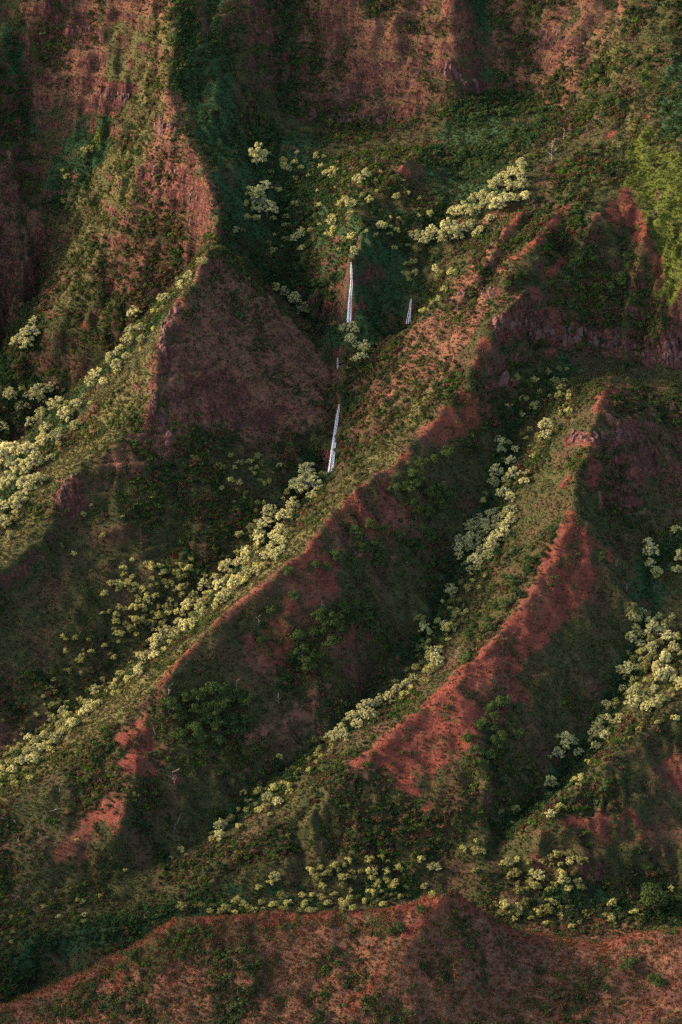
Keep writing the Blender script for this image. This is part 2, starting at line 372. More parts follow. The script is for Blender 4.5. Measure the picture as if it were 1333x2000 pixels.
for l_ in ([(560,-20),(572,210)], [(945,-10),(960,175)], [(415,-10),(440,110)], [(10,60),(50,240)]): L('lush', l_, 8, .75)
# undergrowth along the gully beds
for poly_, r_ in (([(0,1010),(40,900),(100,812),(180,750),(300,640),(385,550)], 11), ([(0,780),(60,790),(130,800),(60,900)], 14), ([(0,1500),(100,1435),(200,1370),(300,1275),(400,1185),(500,1065),(600,985),(640,935)], 7), ([(430,1618),(540,1535),(620,1450),(700,1385),(780,1310),(840,1245),(885,1140),(940,1040),(965,960),(1000,850),(1060,780),(1100,720)], 9), ([(990,1620),(1080,1560),(1160,1450),(1225,1330),(1250,1200),(1290,1080),(1340,1040)], 10), ([(860,460),(930,400),(1000,340)], 10), ([(600,960),(600,900)], 8)):
    L('lush', poly_, r_, .8)
# dense moist forest
A('lush', [(100,300),(220,225),(205,300),(110,430)], 1, 20, 8); A('lush', [(430,440),(480,280),(600,260),(700,420),(650,700),(600,640),(480,520)], .8, 22, 9)
A('lush', [(900,200),(1000,175),(1090,222),(1000,320),(880,430),(840,330)], 1, 22, 9); A('lush', [(0,1870),(330,1760),(900,1740),(1333,1760),(1333,1810),(900,1740),(330,1790),(0,1920)], .8, 22, 9)
A('lush', [(350,40),(430,100),(480,300),(420,420),(370,230)], .9, 22, 9); A('lush', [(700,420),(880,420),(800,640),(700,700),(670,600)], .7, 22, 9)
A('lush', [(1290,120),(1345,100),(1345,300),(1300,250)], .8); A('lush', [(-20,420),(60,560),(60,700),(-20,740)], .6)

jag = fbm(XX / 11, YY / 11, 91, 4) - .5
jag2 = fbm(XX / 4.5, YY / 4.5, 95, 3) - .5
for k in MASK:
    m_ = blur(MASK[k], 3)
    MASK[k] = np.clip(m_ + (jag * 1.5 + jag2 * .8) * np.clip(m_ * 4, 0, 1) * (.85 if k == 'soil' else 1), 0, 1)
MASK['rock'] = np.clip(MASK['rock'] + np.clip((SLOPE - 1.9) * .8, 0, .6), 0, 1)

# ------------------------------------------------------------------ node helpers
def material(name):
    m = bpy.data.materials.new(name); m.use_nodes = True
    nt = m.node_tree; nt.nodes.clear()
    out = nt.nodes.new('ShaderNodeOutputMaterial')
    return m, nt, out
def N(nt, t, **kw):
    n = nt.nodes.new(t)
    for k, v in kw.items():
        if k.startswith('i_'): n.inputs[k[2:].replace('_', ' ')].default_value = v
        else: setattr(n, k, v)
    return n
def rgba(c): return (c[0], c[1], c[2], 1.0)
def mixc(nt, fac, a, b):
    n = nt.nodes.new('ShaderNodeMix'); n.data_type = 'RGBA'
    for sock, val in ((n.inputs[0], fac), (n.inputs[6], a), (n.inputs[7], b)):
        if hasattr(val, 'is_output'): nt.links.new(val, sock)
        elif isinstance(val, (tuple, list)): sock.default_value = rgba(val)
        else: sock.default_value = val
    return n.outputs[2]
def math_n(nt, op, a, b=None, c=None):
    n = nt.nodes.new('ShaderNodeMath'); n.operation = op
    for k, val in enumerate((a, b, c)):
        if val is None: continue
        if hasattr(val, 'is_output'): nt.links.new(val, n.inputs[k])
        else: n.inputs[k].default_value = val
    return n.outputs[0]
def ramp01(nt, val, lo, hi):
    n = nt.nodes.new('ShaderNodeMapRange'); n.interpolation_type = 'SMOOTHSTEP'
    nt.links.new(val, n.inputs[0]); n.inputs[1].default_value = lo; n.inputs[2].default_value = hi
    return n.outputs[0]

# ------------------------------------------------------------------ terrain material
mat_ground, nt, out = material('canyon ground')
geo = N(nt, 'ShaderNodeNewGeometry'); tc = N(nt, 'ShaderNodeTexCoord')
def noise(scale, detail=4, rough=.6, vec=None):
    n = N(nt, 'ShaderNodeTexNoise'); n.inputs['Scale'].default_value = scale; n.inputs['Detail'].default_value = detail; n.inputs['Roughness'].default_value = rough
    nt.links.new(vec or tc.outputs['Object'], n.inputs['Vector']); return n.outputs[0]
n_big, n_mid, n_fine, n_tiny = noise(.03, 4), noise(.16, 5, .65), noise(.55, 5, .7), noise(1.6, 3, .7)
stretch = N(nt, 'ShaderNodeMapping'); nt.links.new(tc.outputs['Object'], stretch.inputs[0]); stretch.inputs['Scale'].default_value = (1, 1, .22)
n_streak = noise(.5, 5, .65, stretch.outputs[0])
flat = N(nt, 'ShaderNodeMapping'); nt.links.new(tc.outputs['Object'], flat.inputs[0]); flat.inputs['Scale'].default_value = (.12, .12, 1)
n_band = noise(.22, 4, .6, flat.outputs[0])
a1 = N(nt, 'ShaderNodeAttribute', attribute_name='cover_a'); a2 = N(nt, 'ShaderNodeAttribute', attribute_name='cover_b')
sa = N(nt, 'ShaderNodeSeparateColor'); nt.links.new(a1.outputs['Color'], sa.inputs[0])
sb = N(nt, 'ShaderNodeSeparateColor'); nt.links.new(a2.outputs['Color'], sb.inputs[0])
brk = math_n(nt, 'ADD', math_n(nt, 'MULTIPLY', n_mid, .5), math_n(nt, 'MULTIPLY', n_fine, .5))
def cover(mask, k=1.5, lo=.42, hi=.62):
    m = math_n(nt, 'ADD', mask, math_n(nt, 'MULTIPLY', math_n(nt, 'SUBTRACT', brk, .5), k))
    return ramp01(nt, m, lo, hi)
veg = mixc(nt, ramp01(nt, n_mid, .35, .65), (.026, .036, .012), (.066, .064, .020))
veg = mixc(nt, ramp01(nt, n_fine, .52, .68), veg, (.105, .048, .028))
veg = mixc(nt, ramp01(nt, n_tiny, .48, .62), veg, (.022, .028, .010))
veg = mixc(nt, ramp01(nt, n_big, .45, .7), veg, (.078, .040, .024))
c = mixc(nt, cover(sb.outputs[2], 1.0), veg, mixc(nt, n_fine, (.014, .038, .018), (.038, .075, .024)))
dryc = mixc(nt, ramp01(nt, n_streak, .35, .68), (.108, .070, .034), (.245, .088, .056))
dryc = mixc(nt, ramp01(nt, n_fine, .52, .66), dryc, (.070, .066, .028))
dryc = mixc(nt, ramp01(nt, n_tiny, .52, .64), dryc, (.075, .036, .024))
dryc = mixc(nt, math_n(nt, 'MULTIPLY', ramp01(nt, n_band, .53, .60), .55), dryc, (.075, .030, .030))
c = mixc(nt, cover(sa.outputs[1], 2.4), c, dryc)
c = mixc(nt, cover(sa.outputs[2], 2.0), c, mixc(nt, ramp01(nt, brk, .4, .62), (.062, .066, .020), (.120, .098, .038)))
c = mixc(nt, cover(sb.outputs[0], 1.8), c, mixc(nt, ramp01(nt, brk, .38, .62), (.040, .058, .010), (.085, .098, .016)))
rockc = mixc(nt, ramp01(nt, n_streak, .38, .66), (.045, .019, .016), (.175, .062, .044))
rockc = mixc(nt, ramp01(nt, n_band, .5, .62), rockc, (.072, .032, .026))
c = mixc(nt, cover(sb.outputs[1], 2.4), c, rockc)
soilc = mixc(nt, ramp01(nt, brk, .36, .64), (.105, .027, .018), (.185, .053, .031))
soilc = mixc(nt, ramp01(nt, n_tiny, .60, .72), soilc, (.070, .032, .022))
soilc = mixc(nt, ramp01(nt, n_streak, .50, .66), soilc, (.085, .030, .022))
soilc = mixc(nt, ramp01(nt, n_big, .5, .7), soilc, (.150, .062, .036))
c = mixc(nt, cover(sa.outputs[0], 2.4, .34, .76), c, soilc)
bs = N(nt, 'ShaderNodeBsdfPrincipled'); bs.inputs['Roughness'].default_value = .95; bs.inputs['Specular IOR Level'].default_value = .1
nt.links.new(c, bs.inputs['Base Color'])
hgt = math_n(nt, 'ADD', math_n(nt, 'MULTIPLY', n_fine, .8), math_n(nt, 'ADD', math_n(nt, 'MULTIPLY', n_tiny, .35), math_n(nt, 'ADD', math_n(nt, 'MULTIPLY', n_streak, .7), math_n(nt, 'MULTIPLY', n_band, 1.1))))
bump = N(nt, 'ShaderNodeBump'); bump.inputs['Strength'].default_value = .9; bump.inputs['Distance'].default_value = 2.2
nt.links.new(hgt, bump.inputs['Height']); nt.links.new(bump.outputs[0], bs.inputs['Normal'])
nt.links.new(bs.outputs[0], out.inputs[0])

# ------------------------------------------------------------------ terrain mesh, widening in coarse steps to the horizon
grow = np.cumsum(1.9 * 1.28 ** np.arange(33))
NP_ = len(grow)
EX = np.concatenate([X0 - grow[::-1], GX, X1 + grow]); EY = np.concatenate([Y0 - grow[::-1], GY, Y1 + grow])
EZ = np.pad(Z, NP_, mode='edge')
EXX, EYY = np.meshgrid(EX, EY)
ox = np.maximum(np.maximum(X0 - EXX, EXX - X1), 0); oyf = np.maximum(Y0 - EYY, 0); oyb = np.maximum(EYY - Y1, 0)
off = np.hypot(np.hypot(ox, oyf), oyb)
far = 90 + 160 * fbm(EXX / 400, EYY / 400, 200, 4) + np.clip((EYY - 2500) / 900, 0, 1) * 330
far = far + 420 * np.exp(-((EYY - 2430) / 115) ** 2 - ((EXX + 760) / 170) ** 2)          # the mountain out of frame that keeps the lower valley in shade
tt = np.clip(off / 260, 0, 1); tt = tt * tt * (3 - 2 * tt)
EZ = EZ * (1 - tt) + far * tt + np.where(off > 0, (fbm(EXX / 30, EYY / 30, 210, 3) - .5) * 12 * np.clip(off / 60, 0, 1), 0)
def grid_mesh(name, X, Y, Zv):
    ny, nx = X.shape
    me = bpy.data.meshes.new(name)
    vs = np.stack([X, Y, Zv], -1).reshape(-1, 3).astype(np.float32)
    idx = np.arange(nx * ny, dtype=np.int32).reshape(ny, nx)
    q = np.stack([idx[:-1, :-1], idx[:-1, 1:], idx[1:, 1:], idx[1:, :-1]], -1).reshape(-1, 4)
    me.vertices.add(len(vs)); me.vertices.foreach_set('co', vs.ravel())
    me.loops.add(q.size); me.loops.foreach_set('vertex_index', q.ravel())
    me.polygons.add(len(q)); me.polygons.foreach_set('loop_start', np.arange(len(q), dtype=np.int32) * 4)
    me.polygons.foreach_set('use_smooth', np.ones(len(q), bool))
    me.update(); return me
tm = grid_mesh('terrain', EXX, EYY, EZ)
for nm, ks in (('cover_a', ('soil', 'dry', 'grass')), ('cover_b', ('bright', 'rock', 'lush'))):
    at = tm.attributes.new(nm, 'FLOAT_COLOR', 'POINT')
    arr = np.ones((EZ.size, 4), np.float32)
    for i, k in enumerate(ks): arr[:, i] = np.pad(MASK[k], NP_, mode='constant').ravel()
    at.data.foreach_set('color', arr.ravel())
tm.materials.append(mat_ground)
terrain = bpy.data.objects.new('terrain', tm); terrain['kind'] = 'structure'; LINK(terrain)
# ------------------------------------------------------------------ foliage materials
def leaf_material(name, dark, light, var=.5, instancer=False, trans=.25, gamma=1.0):
    m, nt, out = material(name)
    at = N(nt, 'ShaderNodeAttribute', attribute_name='leaf_var')
    if instancer:
        ti = N(nt, 'ShaderNodeAttribute', attribute_name='tint'); ti.attribute_type = 'INSTANCER'
        base_ = ti.outputs['Color']
        lo = N(nt, 'ShaderNodeVectorMath', operation='SCALE'); nt.links.new(base_, lo.inputs[0]); lo.inputs['Scale'].default_value = dark
        hi = N(nt, 'ShaderNodeVectorMath', operation='SCALE'); nt.links.new(base_, hi.inputs[0]); hi.inputs['Scale'].default_value = light
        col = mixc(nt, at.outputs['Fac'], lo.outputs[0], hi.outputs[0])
    else:
        oi = N(nt, 'ShaderNodeObjectInfo')
        f = math_n(nt, 'ADD', math_n(nt, 'MULTIPLY', at.outputs['Fac'], var), math_n(nt, 'MULTIPLY', oi.outputs['Random'], 1 - var))
        col = mixc(nt, f, dark, light)
    d = N(nt, 'ShaderNodeBsdfDiffuse'); t = N(nt, 'ShaderNodeBsdfTranslucent')
    nt.links.new(col, d.inputs[0]); nt.links.new(col, t.inputs[0])
    mx = N(nt, 'ShaderNodeMixShader'); mx.inputs[0].default_value = trans
    nt.links.new(d.outputs[0], mx.inputs[1]); nt.links.new(t.outputs[0], mx.inputs[2]); nt.links.new(mx.outputs[0], out.inputs[0])
    return m
M_PALE = leaf_material('pale silver green leaves', (.17, .18, .060), (.72, .66, .290), .5, trans=.3)
M_DARKLEAF = leaf_material('dark green leaves', (.028, .050, .016), (.080, .110, .032), .6, trans=.25)
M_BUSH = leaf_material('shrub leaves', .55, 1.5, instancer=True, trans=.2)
M_PALEMASS = leaf_material('pale leaves of smaller trees', .62, 1.35, instancer=True, trans=.3)
def wood_material(name, a, b, sc=3.0):
    m, nt, out = material(name)
    tc = N(nt, 'ShaderNodeTexCoord'); n = N(nt, 'ShaderNodeTexNoise'); n.inputs['Scale'].default_value = sc; n.inputs['Detail'].default_value = 5
    nt.links.new(tc.outputs['Object'], n.inputs['Vector'])
    col = mixc(nt, ramp01(nt, n.outputs[0], .35, .65), a, b)
    bs = N(nt, 'ShaderNodeBsdfPrincipled'); bs.inputs['Roughness'].default_value = .9
    nt.links.new(col, bs.inputs['Base Color'])
    bp = N(nt, 'ShaderNodeBump'); bp.inputs['Distance'].default_value = .1; nt.links.new(n.outputs[0], bp.inputs['Height']); nt.links.new(bp.outputs[0], bs.inputs['Normal'])
    nt.links.new(bs.outputs[0], out.inputs[0]); return m
M_BARK = wood_material('grey bark', (.10, .085, .07), (.28, .25, .21))
M_SNAG = wood_material('bleached dead wood', (.17, .125, .11), (.34, .27, .24))

def quads_mesh(name, V, var, mat):
    """V: (n,4,3) leaf quads, var: (n,) leaf shade"""
    n = len(V); me = bpy.data.meshes.new(name)
    me.vertices.add(n * 4); me.vertices.foreach_set('co', V.reshape(-1).astype(np.float32))
    me.loops.add(n * 4); me.loops.foreach_set('vertex_index', np.arange(n * 4, dtype=np.int32))
    me.polygons.add(n); me.polygons.foreach_set('loop_start', np.arange(n, dtype=np.int32) * 4)
    me.update()
    at = me.attributes.new('leaf_var', 'FLOAT', 'POINT'); at.data.foreach_set('value', np.repeat(var, 4).astype(np.float32))
    me.materials.append(mat); return me
def leaf_quads(C, Nn, size, r):
    """leaf quads at points C, facing about Nn"""
    n = len(C)
    Nn = Nn + r.normal(0, .55, (n, 3)); Nn /= np.linalg.norm(Nn, axis=1, keepdims=True) + 1e-9
    up = r.normal(0, 1, (n, 3)); T = np.cross(Nn, up); T /= np.linalg.norm(T, axis=1, keepdims=True) + 1e-9
    Bt = np.cross(Nn, T); s = (size * r.uniform(.6, 1.3, n))[:, None]
    return np.stack([C - T * s, C - Bt * s * .55, C + T * s, C + Bt * s * .55], 1)
def lobed_crown(name, seed, mat, lobes=9, leaves=900, R=.5, H=.42, lobe_r=.2, leaf=.045, base=.55, flat=.8):
    """a crown of rounded leafy clumps; unit height tree: crown centre near z = base + H/2"""
    r = np.random.default_rng(seed)
    c = []; arms = r.uniform(0, 6.283, r.integers(3, 6))
    for k in range(lobes):
        a = (arms[k % len(arms)] + r.normal(0, .5)) if k % 4 else r.uniform(0, 6.283); q = math.sqrt(r.uniform(0, 1)) * (R - lobe_r * .5) * (1.12 if k % 4 else .7)
        zz = base + H * (1 - (q / R) ** 2 * .55) * r.uniform(.12, 1.0)
        c.append((q * math.cos(a), q * math.sin(a), zz, lobe_r * r.uniform(.65, 1.2)))
    c = np.array(c)
    pick = r.integers(0, lobes, leaves)
    d = r.normal(0, 1, (leaves, 3)); d[:, 2] = np.abs(d[:, 2]) * .9 - .25; d /= np.linalg.norm(d, axis=1, keepdims=True)
    rad = c[pick, 3] * r.uniform(.75, 1.05, leaves)
    P = c[pick, :3] + d * rad[:, None] * np.array([1, 1, flat])
    lob = r.uniform(0, 1, lobes)
    var = np.clip(.5 * lob[pick] + .55 * r.uniform(0, 1, leaves) - .03, 0, 1)
    return quads_mesh(name, leaf_quads(P, d, np.full(leaves, leaf), r), var, mat), c
def tube(V, F, p, q, r0, r1, n=5):
    p = np.asarray(p, float); q = np.asarray(q, float); a = q - p; a /= np.linalg.norm(a) + 1e-9
    s = np.cross(a, (0.3, 0.9, 0.1)); s /= np.linalg.norm(s); t = np.cross(a, s); b = len(V)
    for ctr, rr in ((p, r0), (q, r1)):
        for k in range(n):
            w = 2 * math.pi * k / n; V.append(ctr + rr * (math.cos(w) * s + math.sin(w) * t))
    for k in range(n): F.append((b + k, b + (k + 1) % n, b + n + (k + 1) % n, b + n + k))
    F.append(tuple(b + n + k for k in range(n)))
def trunk_mesh(name, c, seed, mat, r0=.028, fork=.42):
    r = np.random.default_rng(seed); V = []; F = []
    p = np.array([0, 0, -.12]); m1 = np.array([r.normal(0, .02), r.normal(0, .02), fork * .55]); m2 = np.array([r.normal(0, .03), r.normal(0, .03), fork])
    tube(V, F, p, m1, r0, r0 * .8); tube(V, F, m1, m2, r0 * .8, r0 * .65)
    for k in range(len(c)):
        e = c[k, :3] - np.array([0, 0, c[k, 3] * .2]); mid = m2 * .5 + e * .5 + r.normal(0, .02, 3) - np.array([0, 0, .03])
        tube(V, F, m2 * .92, mid, r0 * .5, r0 * .32, 4); tube(V, F, mid, e, r0 * .32, r0 * .14, 4)
    me = bpy.data.meshes.new(name); me.from_pydata([tuple(v) for v in V], [], F); me.materials.append(mat); me.update(); return me

PALE = []
for k in range(9):
    cm, c = lobed_crown('pale_crown', 100 + k, M_PALE, lobes=[52, 66, 46, 74, 58, 60, 40, 70, 54][k], leaves=3000, R=[.5, .56, .46, .6, .5, .52, .44, .55, .48][k], H=[.7, .62, .75, .58, .7, .66, .76, .6, .7][k], lobe_r=[.088, .074, .092, .078, .09, .08, .095, .074, .088][k], leaf=.033, base=.16, flat=.9)
    PALE.append((cm, trunk_mesh('pale_trunk', c, 200 + k, M_BARK)))
DARK = []
for k in range(6):
    cm, c = lobed_crown('dark_crown', 300 + k, M_DARKLEAF, lobes=12 + k, leaves=1300, R=.56, H=.62, lobe_r=.21, leaf=.045, base=.16, flat=.9)
    DARK.append((cm, trunk_mesh('dark_trunk', c, 400 + k, M_BARK, fork=.2)))

# ------------------------------------------------------------------ stuff: one object of instances on points
def stuff(name, label, category, P, rot, scl, pick, tint, protos):
    col = bpy.data.collections.new(name + '_kinds')
    for i, pm in enumerate(protos):
        o = bpy.data.objects.new('%s_kind_%02d' % (name, i), pm); col.objects.link(o)
    me = bpy.data.meshes.new(name); me.vertices.add(len(P)); me.vertices.foreach_set('co', np.ascontiguousarray(P, np.float32).ravel())
    for nm, ty, key, arr in (('rot', 'FLOAT_VECTOR', 'vector', rot), ('scl', 'FLOAT_VECTOR', 'vector', scl), ('pick', 'INT', 'value', pick), ('tint', 'FLOAT_COLOR', 'color', tint)):
        at = me.attributes.new(nm, ty, 'POINT'); at.data.foreach_set(key, np.ascontiguousarray(arr, np.int32 if ty == 'INT' else np.float32).ravel())
    me.update()
    o = bpy.data.objects.new(name, me); LINK(o)
    o['kind'] = 'stuff'; o['label'] = label; o['category'] = category
    ng = bpy.data.node_groups.new(name, 'GeometryNodeTree')
    ng.interface.new_socket('Geometry', in_out='INPUT', socket_type='NodeSocketGeometry'); ng.interface.new_socket('Geometry', in_out='OUTPUT', socket_type='NodeSocketGeometry')
    gi = ng.nodes.new('NodeGroupInput'); go = ng.nodes.new('NodeGroupOutput')
    ci = ng.nodes.new('GeometryNodeCollectionInfo'); ci.inputs['Collection'].default_value = col; ci.inputs['Separate Children'].default_value = True; ci.inputs['Reset Children'].default_value = True
    ip = ng.nodes.new('GeometryNodeInstanceOnPoints'); ip.inputs['Pick Instance'].default_value = True
    def attr(nm, ty):
        n = ng.nodes.new('GeometryNodeInputNamedAttribute'); n.data_type = ty; n.inputs['Name'].default_value = nm; return n.outputs['Attribute']
    ng.links.new(gi.outputs[0], ip.inputs['Points']); ng.links.new(ci.outputs[0], ip.inputs['Instance'])
    ng.links.new(attr('pick', 'INT'), ip.inputs['Instance Index']); ng.links.new(attr('rot', 'FLOAT_VECTOR'), ip.inputs['Rotation']); ng.links.new(attr('scl', 'FLOAT_VECTOR'), ip.inputs['Scale'])
    ng.links.new(ip.outputs[0], go.inputs[0])
    md = o.modifiers.new('scatter', 'NODES'); md.node_group = ng
    return o
def bush_mesh(name, seed, leaves=110, leaf=.13, tall=.75, lobes=5):
    r = np.random.default_rng(seed)
    c = np.stack([r.normal(0, .22, lobes), r.normal(0, .22, lobes), r.uniform(.15, .55, lobes) * tall, r.uniform(.2, .36, lobes)], -1)
    pick = r.integers(0, lobes, leaves); d = r.normal(0, 1, (leaves, 3)); d[:, 2] = np.abs(d[:, 2]); d /= np.linalg.norm(d, axis=1, keepdims=True)
    P = c[pick, :3] + d * (c[pick, 3] * r.uniform(.7, 1.05, leaves))[:, None]
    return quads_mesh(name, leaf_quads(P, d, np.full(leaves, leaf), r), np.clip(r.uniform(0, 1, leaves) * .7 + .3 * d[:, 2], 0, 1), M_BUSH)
def tuft_mesh(name, seed, n=26):
    r = np.random.default_rng(seed); V = []
    for k in range(n):
        a = r.uniform(0, 6.283); b = np.array([r.normal(0, .28), r.normal(0, .28), 0]); h = r.uniform(.5, 1.0); l = r.uniform(.05, .4)
        t = b + np.array([math.cos(a) * l, math.sin(a) * l, h]); s = np.array([-math.sin(a), math.cos(a), 0]) * .07
        m = (b + t) / 2 + np.array([0, 0, .12]); V.append([b - s, b + s, m + s * .8, t])
    return quads_mesh(name, np.array(V), r.uniform(0, 1, n), M_BUSH)
BUSHES = [bush_mesh('bush', 500 + k, leaves=[110, 130, 90, 120, 100, 140][k], tall=[.7, .9, .55, .8, 1.0, .65][k]) for k in range(6)]
TUFTS = [tuft_mesh('tuft', 600 + k) for k in range(4)]

def scatter_points(n, weight, margin=60):
    """random ground points in the part of the valley that the frame sees, per surface area, thinned by weight"""
    x = rng.uniform(X0 + 5, X1 - 5, n); y = rng.uniform(2140, Y1 - 8, n)
    P = np.stack([x, y, height(x, y)], -1)
    u, v = project(P)
    k = (u > -margin) & (u < 1333 + margin) & (v > -margin) & (v < 2000 + margin * 1.5)
    P = P[k]; w = sample(weight * np.sqrt(1 + SLOPE ** 2) / 1.6, P)
    return P[rng.uniform(0, 1, len(P)) < w]
soil_, dry_, grass_, bright_, rock_, lush_ = (MASK[k] for k in ('soil', 'dry', 'grass', 'bright', 'rock', 'lush'))
patch = np.clip(fbm(XX / 22, YY / 22, 120, 4) * 3.0 - .85, .22, 1)
dens = patch * (1 - .9 * np.clip(soil_ * 1.5, 0, 1)) * (1 - .72 * dry_) * (1 - .55 * grass_) * (1 - .65 * bright_) * (1 - .3 * rock_)
dens_falls = np.ones_like(Z)
for uv_, r_ in (((663,790),(646,925)), 5.0), (((686,512),(682,632)), 5.0), (((804,582),(797,632)), 4.0), (((660,698),(661,725)), 4.0):
    for p_ in cast(line_px(list(uv_), 5)): dens_falls = np.where(np.hypot(XX - p_[0], YY - p_[1] + 1.5) < r_, 0, dens_falls)
dens = dens_falls * np.clip(np.maximum(dens, lush_ * .95) * (1 + .55 * HOLLOW) + .03, 0, 1)
P = scatter_points(620000, dens)
nB = len(P)
sp_ = vnoise(P[:, 0] / 9, P[:, 1] / 9, 130); rr = rng.uniform(0, 1, nB)
lu = np.clip(sample(lush_, P), 0, 1)[:, None]; dr = np.clip(sample(dry_, P) + sample(soil_, P), 0, 1)[:, None]; gr = np.clip(sample(grass_, P) + sample(bright_, P), 0, 1)[:, None]
pal = np.array([(.034, .050, .013), (.055, .068, .018), (.026, .043, .017), (.080, .044, .024), (.045, .078, .015), (.085, .082, .024)])
tint = pal[np.clip(((sp_ * .75 + rr * .5) * 5.2).astype(int), 0, 5)]
tint = tint * (1 - lu * .8) + np.array([(.024, .050, .017)]) * lu * .8
tint = tint * (1 - dr * .45) + np.array([(.085, .080, .032)]) * dr * .45
tint = tint * (1 - gr * .6) + np.array([(.070, .085, .022)]) * gr * .6
tint = np.concatenate([tint * rng.uniform(.7, 1.35, (nB, 1)), np.ones((nB, 1))], 1)
big_ = np.clip(fbm(P[:, 0] / 35, P[:, 1] / 35, 140, 3) * 4.4 - 1.4, .25, 2.0) * (1 + .35 * sample(HOLLOW, P)); size = rng.gamma(2.2, .62, nB) * big_ + .7; size = np.clip(size * (1 + .35 * lu[:, 0]), .9, 5.5)
rot = np.stack([rng.normal(0, .15, nB), rng.normal(0, .15, nB), rng.uniform(0, 6.283, nB)], -1)
scl = np.stack([size * rng.uniform(.85, 1.2, nB), size * rng.uniform(.85, 1.2, nB), size * rng.uniform(.7, 1.2, nB)], -1)
P[:, 2] -= .12 * size
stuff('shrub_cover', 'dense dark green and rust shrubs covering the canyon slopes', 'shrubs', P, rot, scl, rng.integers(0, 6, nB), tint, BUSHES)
# tall dry grass on the sunny slopes and the near ridge
gw = np.clip(.30 + .8 * grass_ + .55 * bright_ + .35 * dry_ + .1 * soil_, 0, 1) * (1 - .5 * np.clip(soil_ * 1.2, 0, 1))
near = np.clip((2360 - YY) / 40, 0, 1); wall_ = np.clip((YY - 3215) / 30, 0, 1); gw = np.clip(gw * (1 - .55 * wall_) + near * .8, 0, 1) * dens_falls * (1 - .5 * rock_)
P = scatter_points(480000, gw); nG = len(P)
so = np.clip(sample(soil_, P), 0, 1)[:, None]; dr = np.clip(sample(dry_, P), 0, 1)[:, None]; gr = np.clip(sample(grass_, P), 0, 1)[:, None]; br = np.clip(sample(bright_, P), 0, 1)[:, None]
tint = np.array([(.052, .050, .022), (.040, .046, .020), (.085, .052, .032), (.060, .060, .026)])[rng.integers(0, 4, nG)]
tint = tint * (1 - dr * .7) + np.array([(.20, .092, .050)]) * dr * .7
tint = tint * (1 - so * .8) + np.array([(.19, .060, .034)]) * so * .8
nr = np.clip((2365 - P[:, 1]) / 40, 0, 1)[:, None] * np.clip(.25 + vnoise(P[:, 0] / 20, P[:, 1] / 20, 160), 0, 1)[:, None]
tint = tint * (1 - nr * .8) + np.array([(.190, .074, .032)]) * nr * .8
tint = tint * (1 - gr) + np.array([(.088, .078, .030)]) * gr
tint = tint * (1 - br) + np.array([(.070, .080, .013)]) * br
tint = np.concatenate([tint * rng.uniform(.65, 1.35, (nG, 1)), np.ones((nG, 1))], 1)
size = rng.uniform(.7, 1.7, nG)
rot = np.stack([rng.normal(0, .2, nG), rng.normal(0, .2, nG), rng.uniform(0, 6.283, nG)], -1)
P[:, 2] -= .05
stuff('tall_grass', 'tall dry grass in tufts on the ridges and sunny slopes', 'grass', P, rot, np.stack([size * 1.2, size * 1.2, size], -1), rng.integers(0, 4, nG), tint, TUFTS)
print('bushes', nB, 'tufts', nG)
# ------------------------------------------------------------------ things
def obj(name, me, parent=None):
    o = bpy.data.objects.new(name, me); LINK(o)
    if parent: o.parent = parent
    return o
def tag(o, label, cat, group=None):
    o['label'] = label; o['category'] = cat
    if group: o['group'] = group
ORD = ['highest', 'second highest', 'third highest', 'fourth highest', 'fifth highest', 'sixth highest', 'seventh highest', 'eighth highest', 'ninth highest', 'tenth highest']
ORDL = ['leftmost', 'second', 'third', 'fourth', 'fifth', 'sixth', 'seventh', 'eighth', 'ninth', 'tenth', 'eleventh', 'twelfth', 'thirteenth', 'fourteenth', 'fifteenth', 'sixteenth', 'seventeenth', 'eighteenth', 'nineteenth', 'twentieth']
def label_for(i, own, data, what, where, iu):
    if len(own) == 1: return 'only large %s %s' % (what, where)
    rank = sorted(own, key=lambda j: data[j][iu + 1])
    if len(own) <= 10: return '%s %s %s' % (ORD[rank.index(i)], what, where)
    k = rank.index(i) * 3 // len(rank); band = [j for n, j in enumerate(rank) if n * 3 // len(rank) == k]
    q = min(sorted(band, key=lambda j: data[j][iu]).index(i), 19)
    return '%s %s%s, %s third, %s' % (ORDL[q], what, '' if q == 0 else ' from left', ('upper', 'middle', 'lower')[k], where)
def tree(kind, P, width, height_, seed, protos, name):
    r = random.Random(seed)
    t = bpy.data.objects.new(name, None); LINK(t); t.empty_display_size = 1
    t.location = P; t.rotation_euler = (r.gauss(0, .05), r.gauss(0, .05), r.uniform(0, 6.283)); t.scale = (width, width, height_)
    cm, tm_ = protos[kind]
    a = obj('crown', cm, t); b = obj('trunk', tm_, t)
    return t
def scatter_in(poly, n, lo, hi, seed, gap=.55):
    r = random.Random(seed); us = [p[0] for p in poly]; vs = [p[1] for p in poly]; out = []
    for _ in range(n * 40):
        if len(out) >= n: break
        u, v = r.uniform(min(us), max(us)), r.uniform(min(vs), max(vs)); s = r.uniform(lo, hi)
        if inside(poly, [u], [v])[0] and all(math.hypot(u - a, v - b) > gap * (s + c_) * .5 for a, b, c_ in out): out.append((u, v, s))
    return out
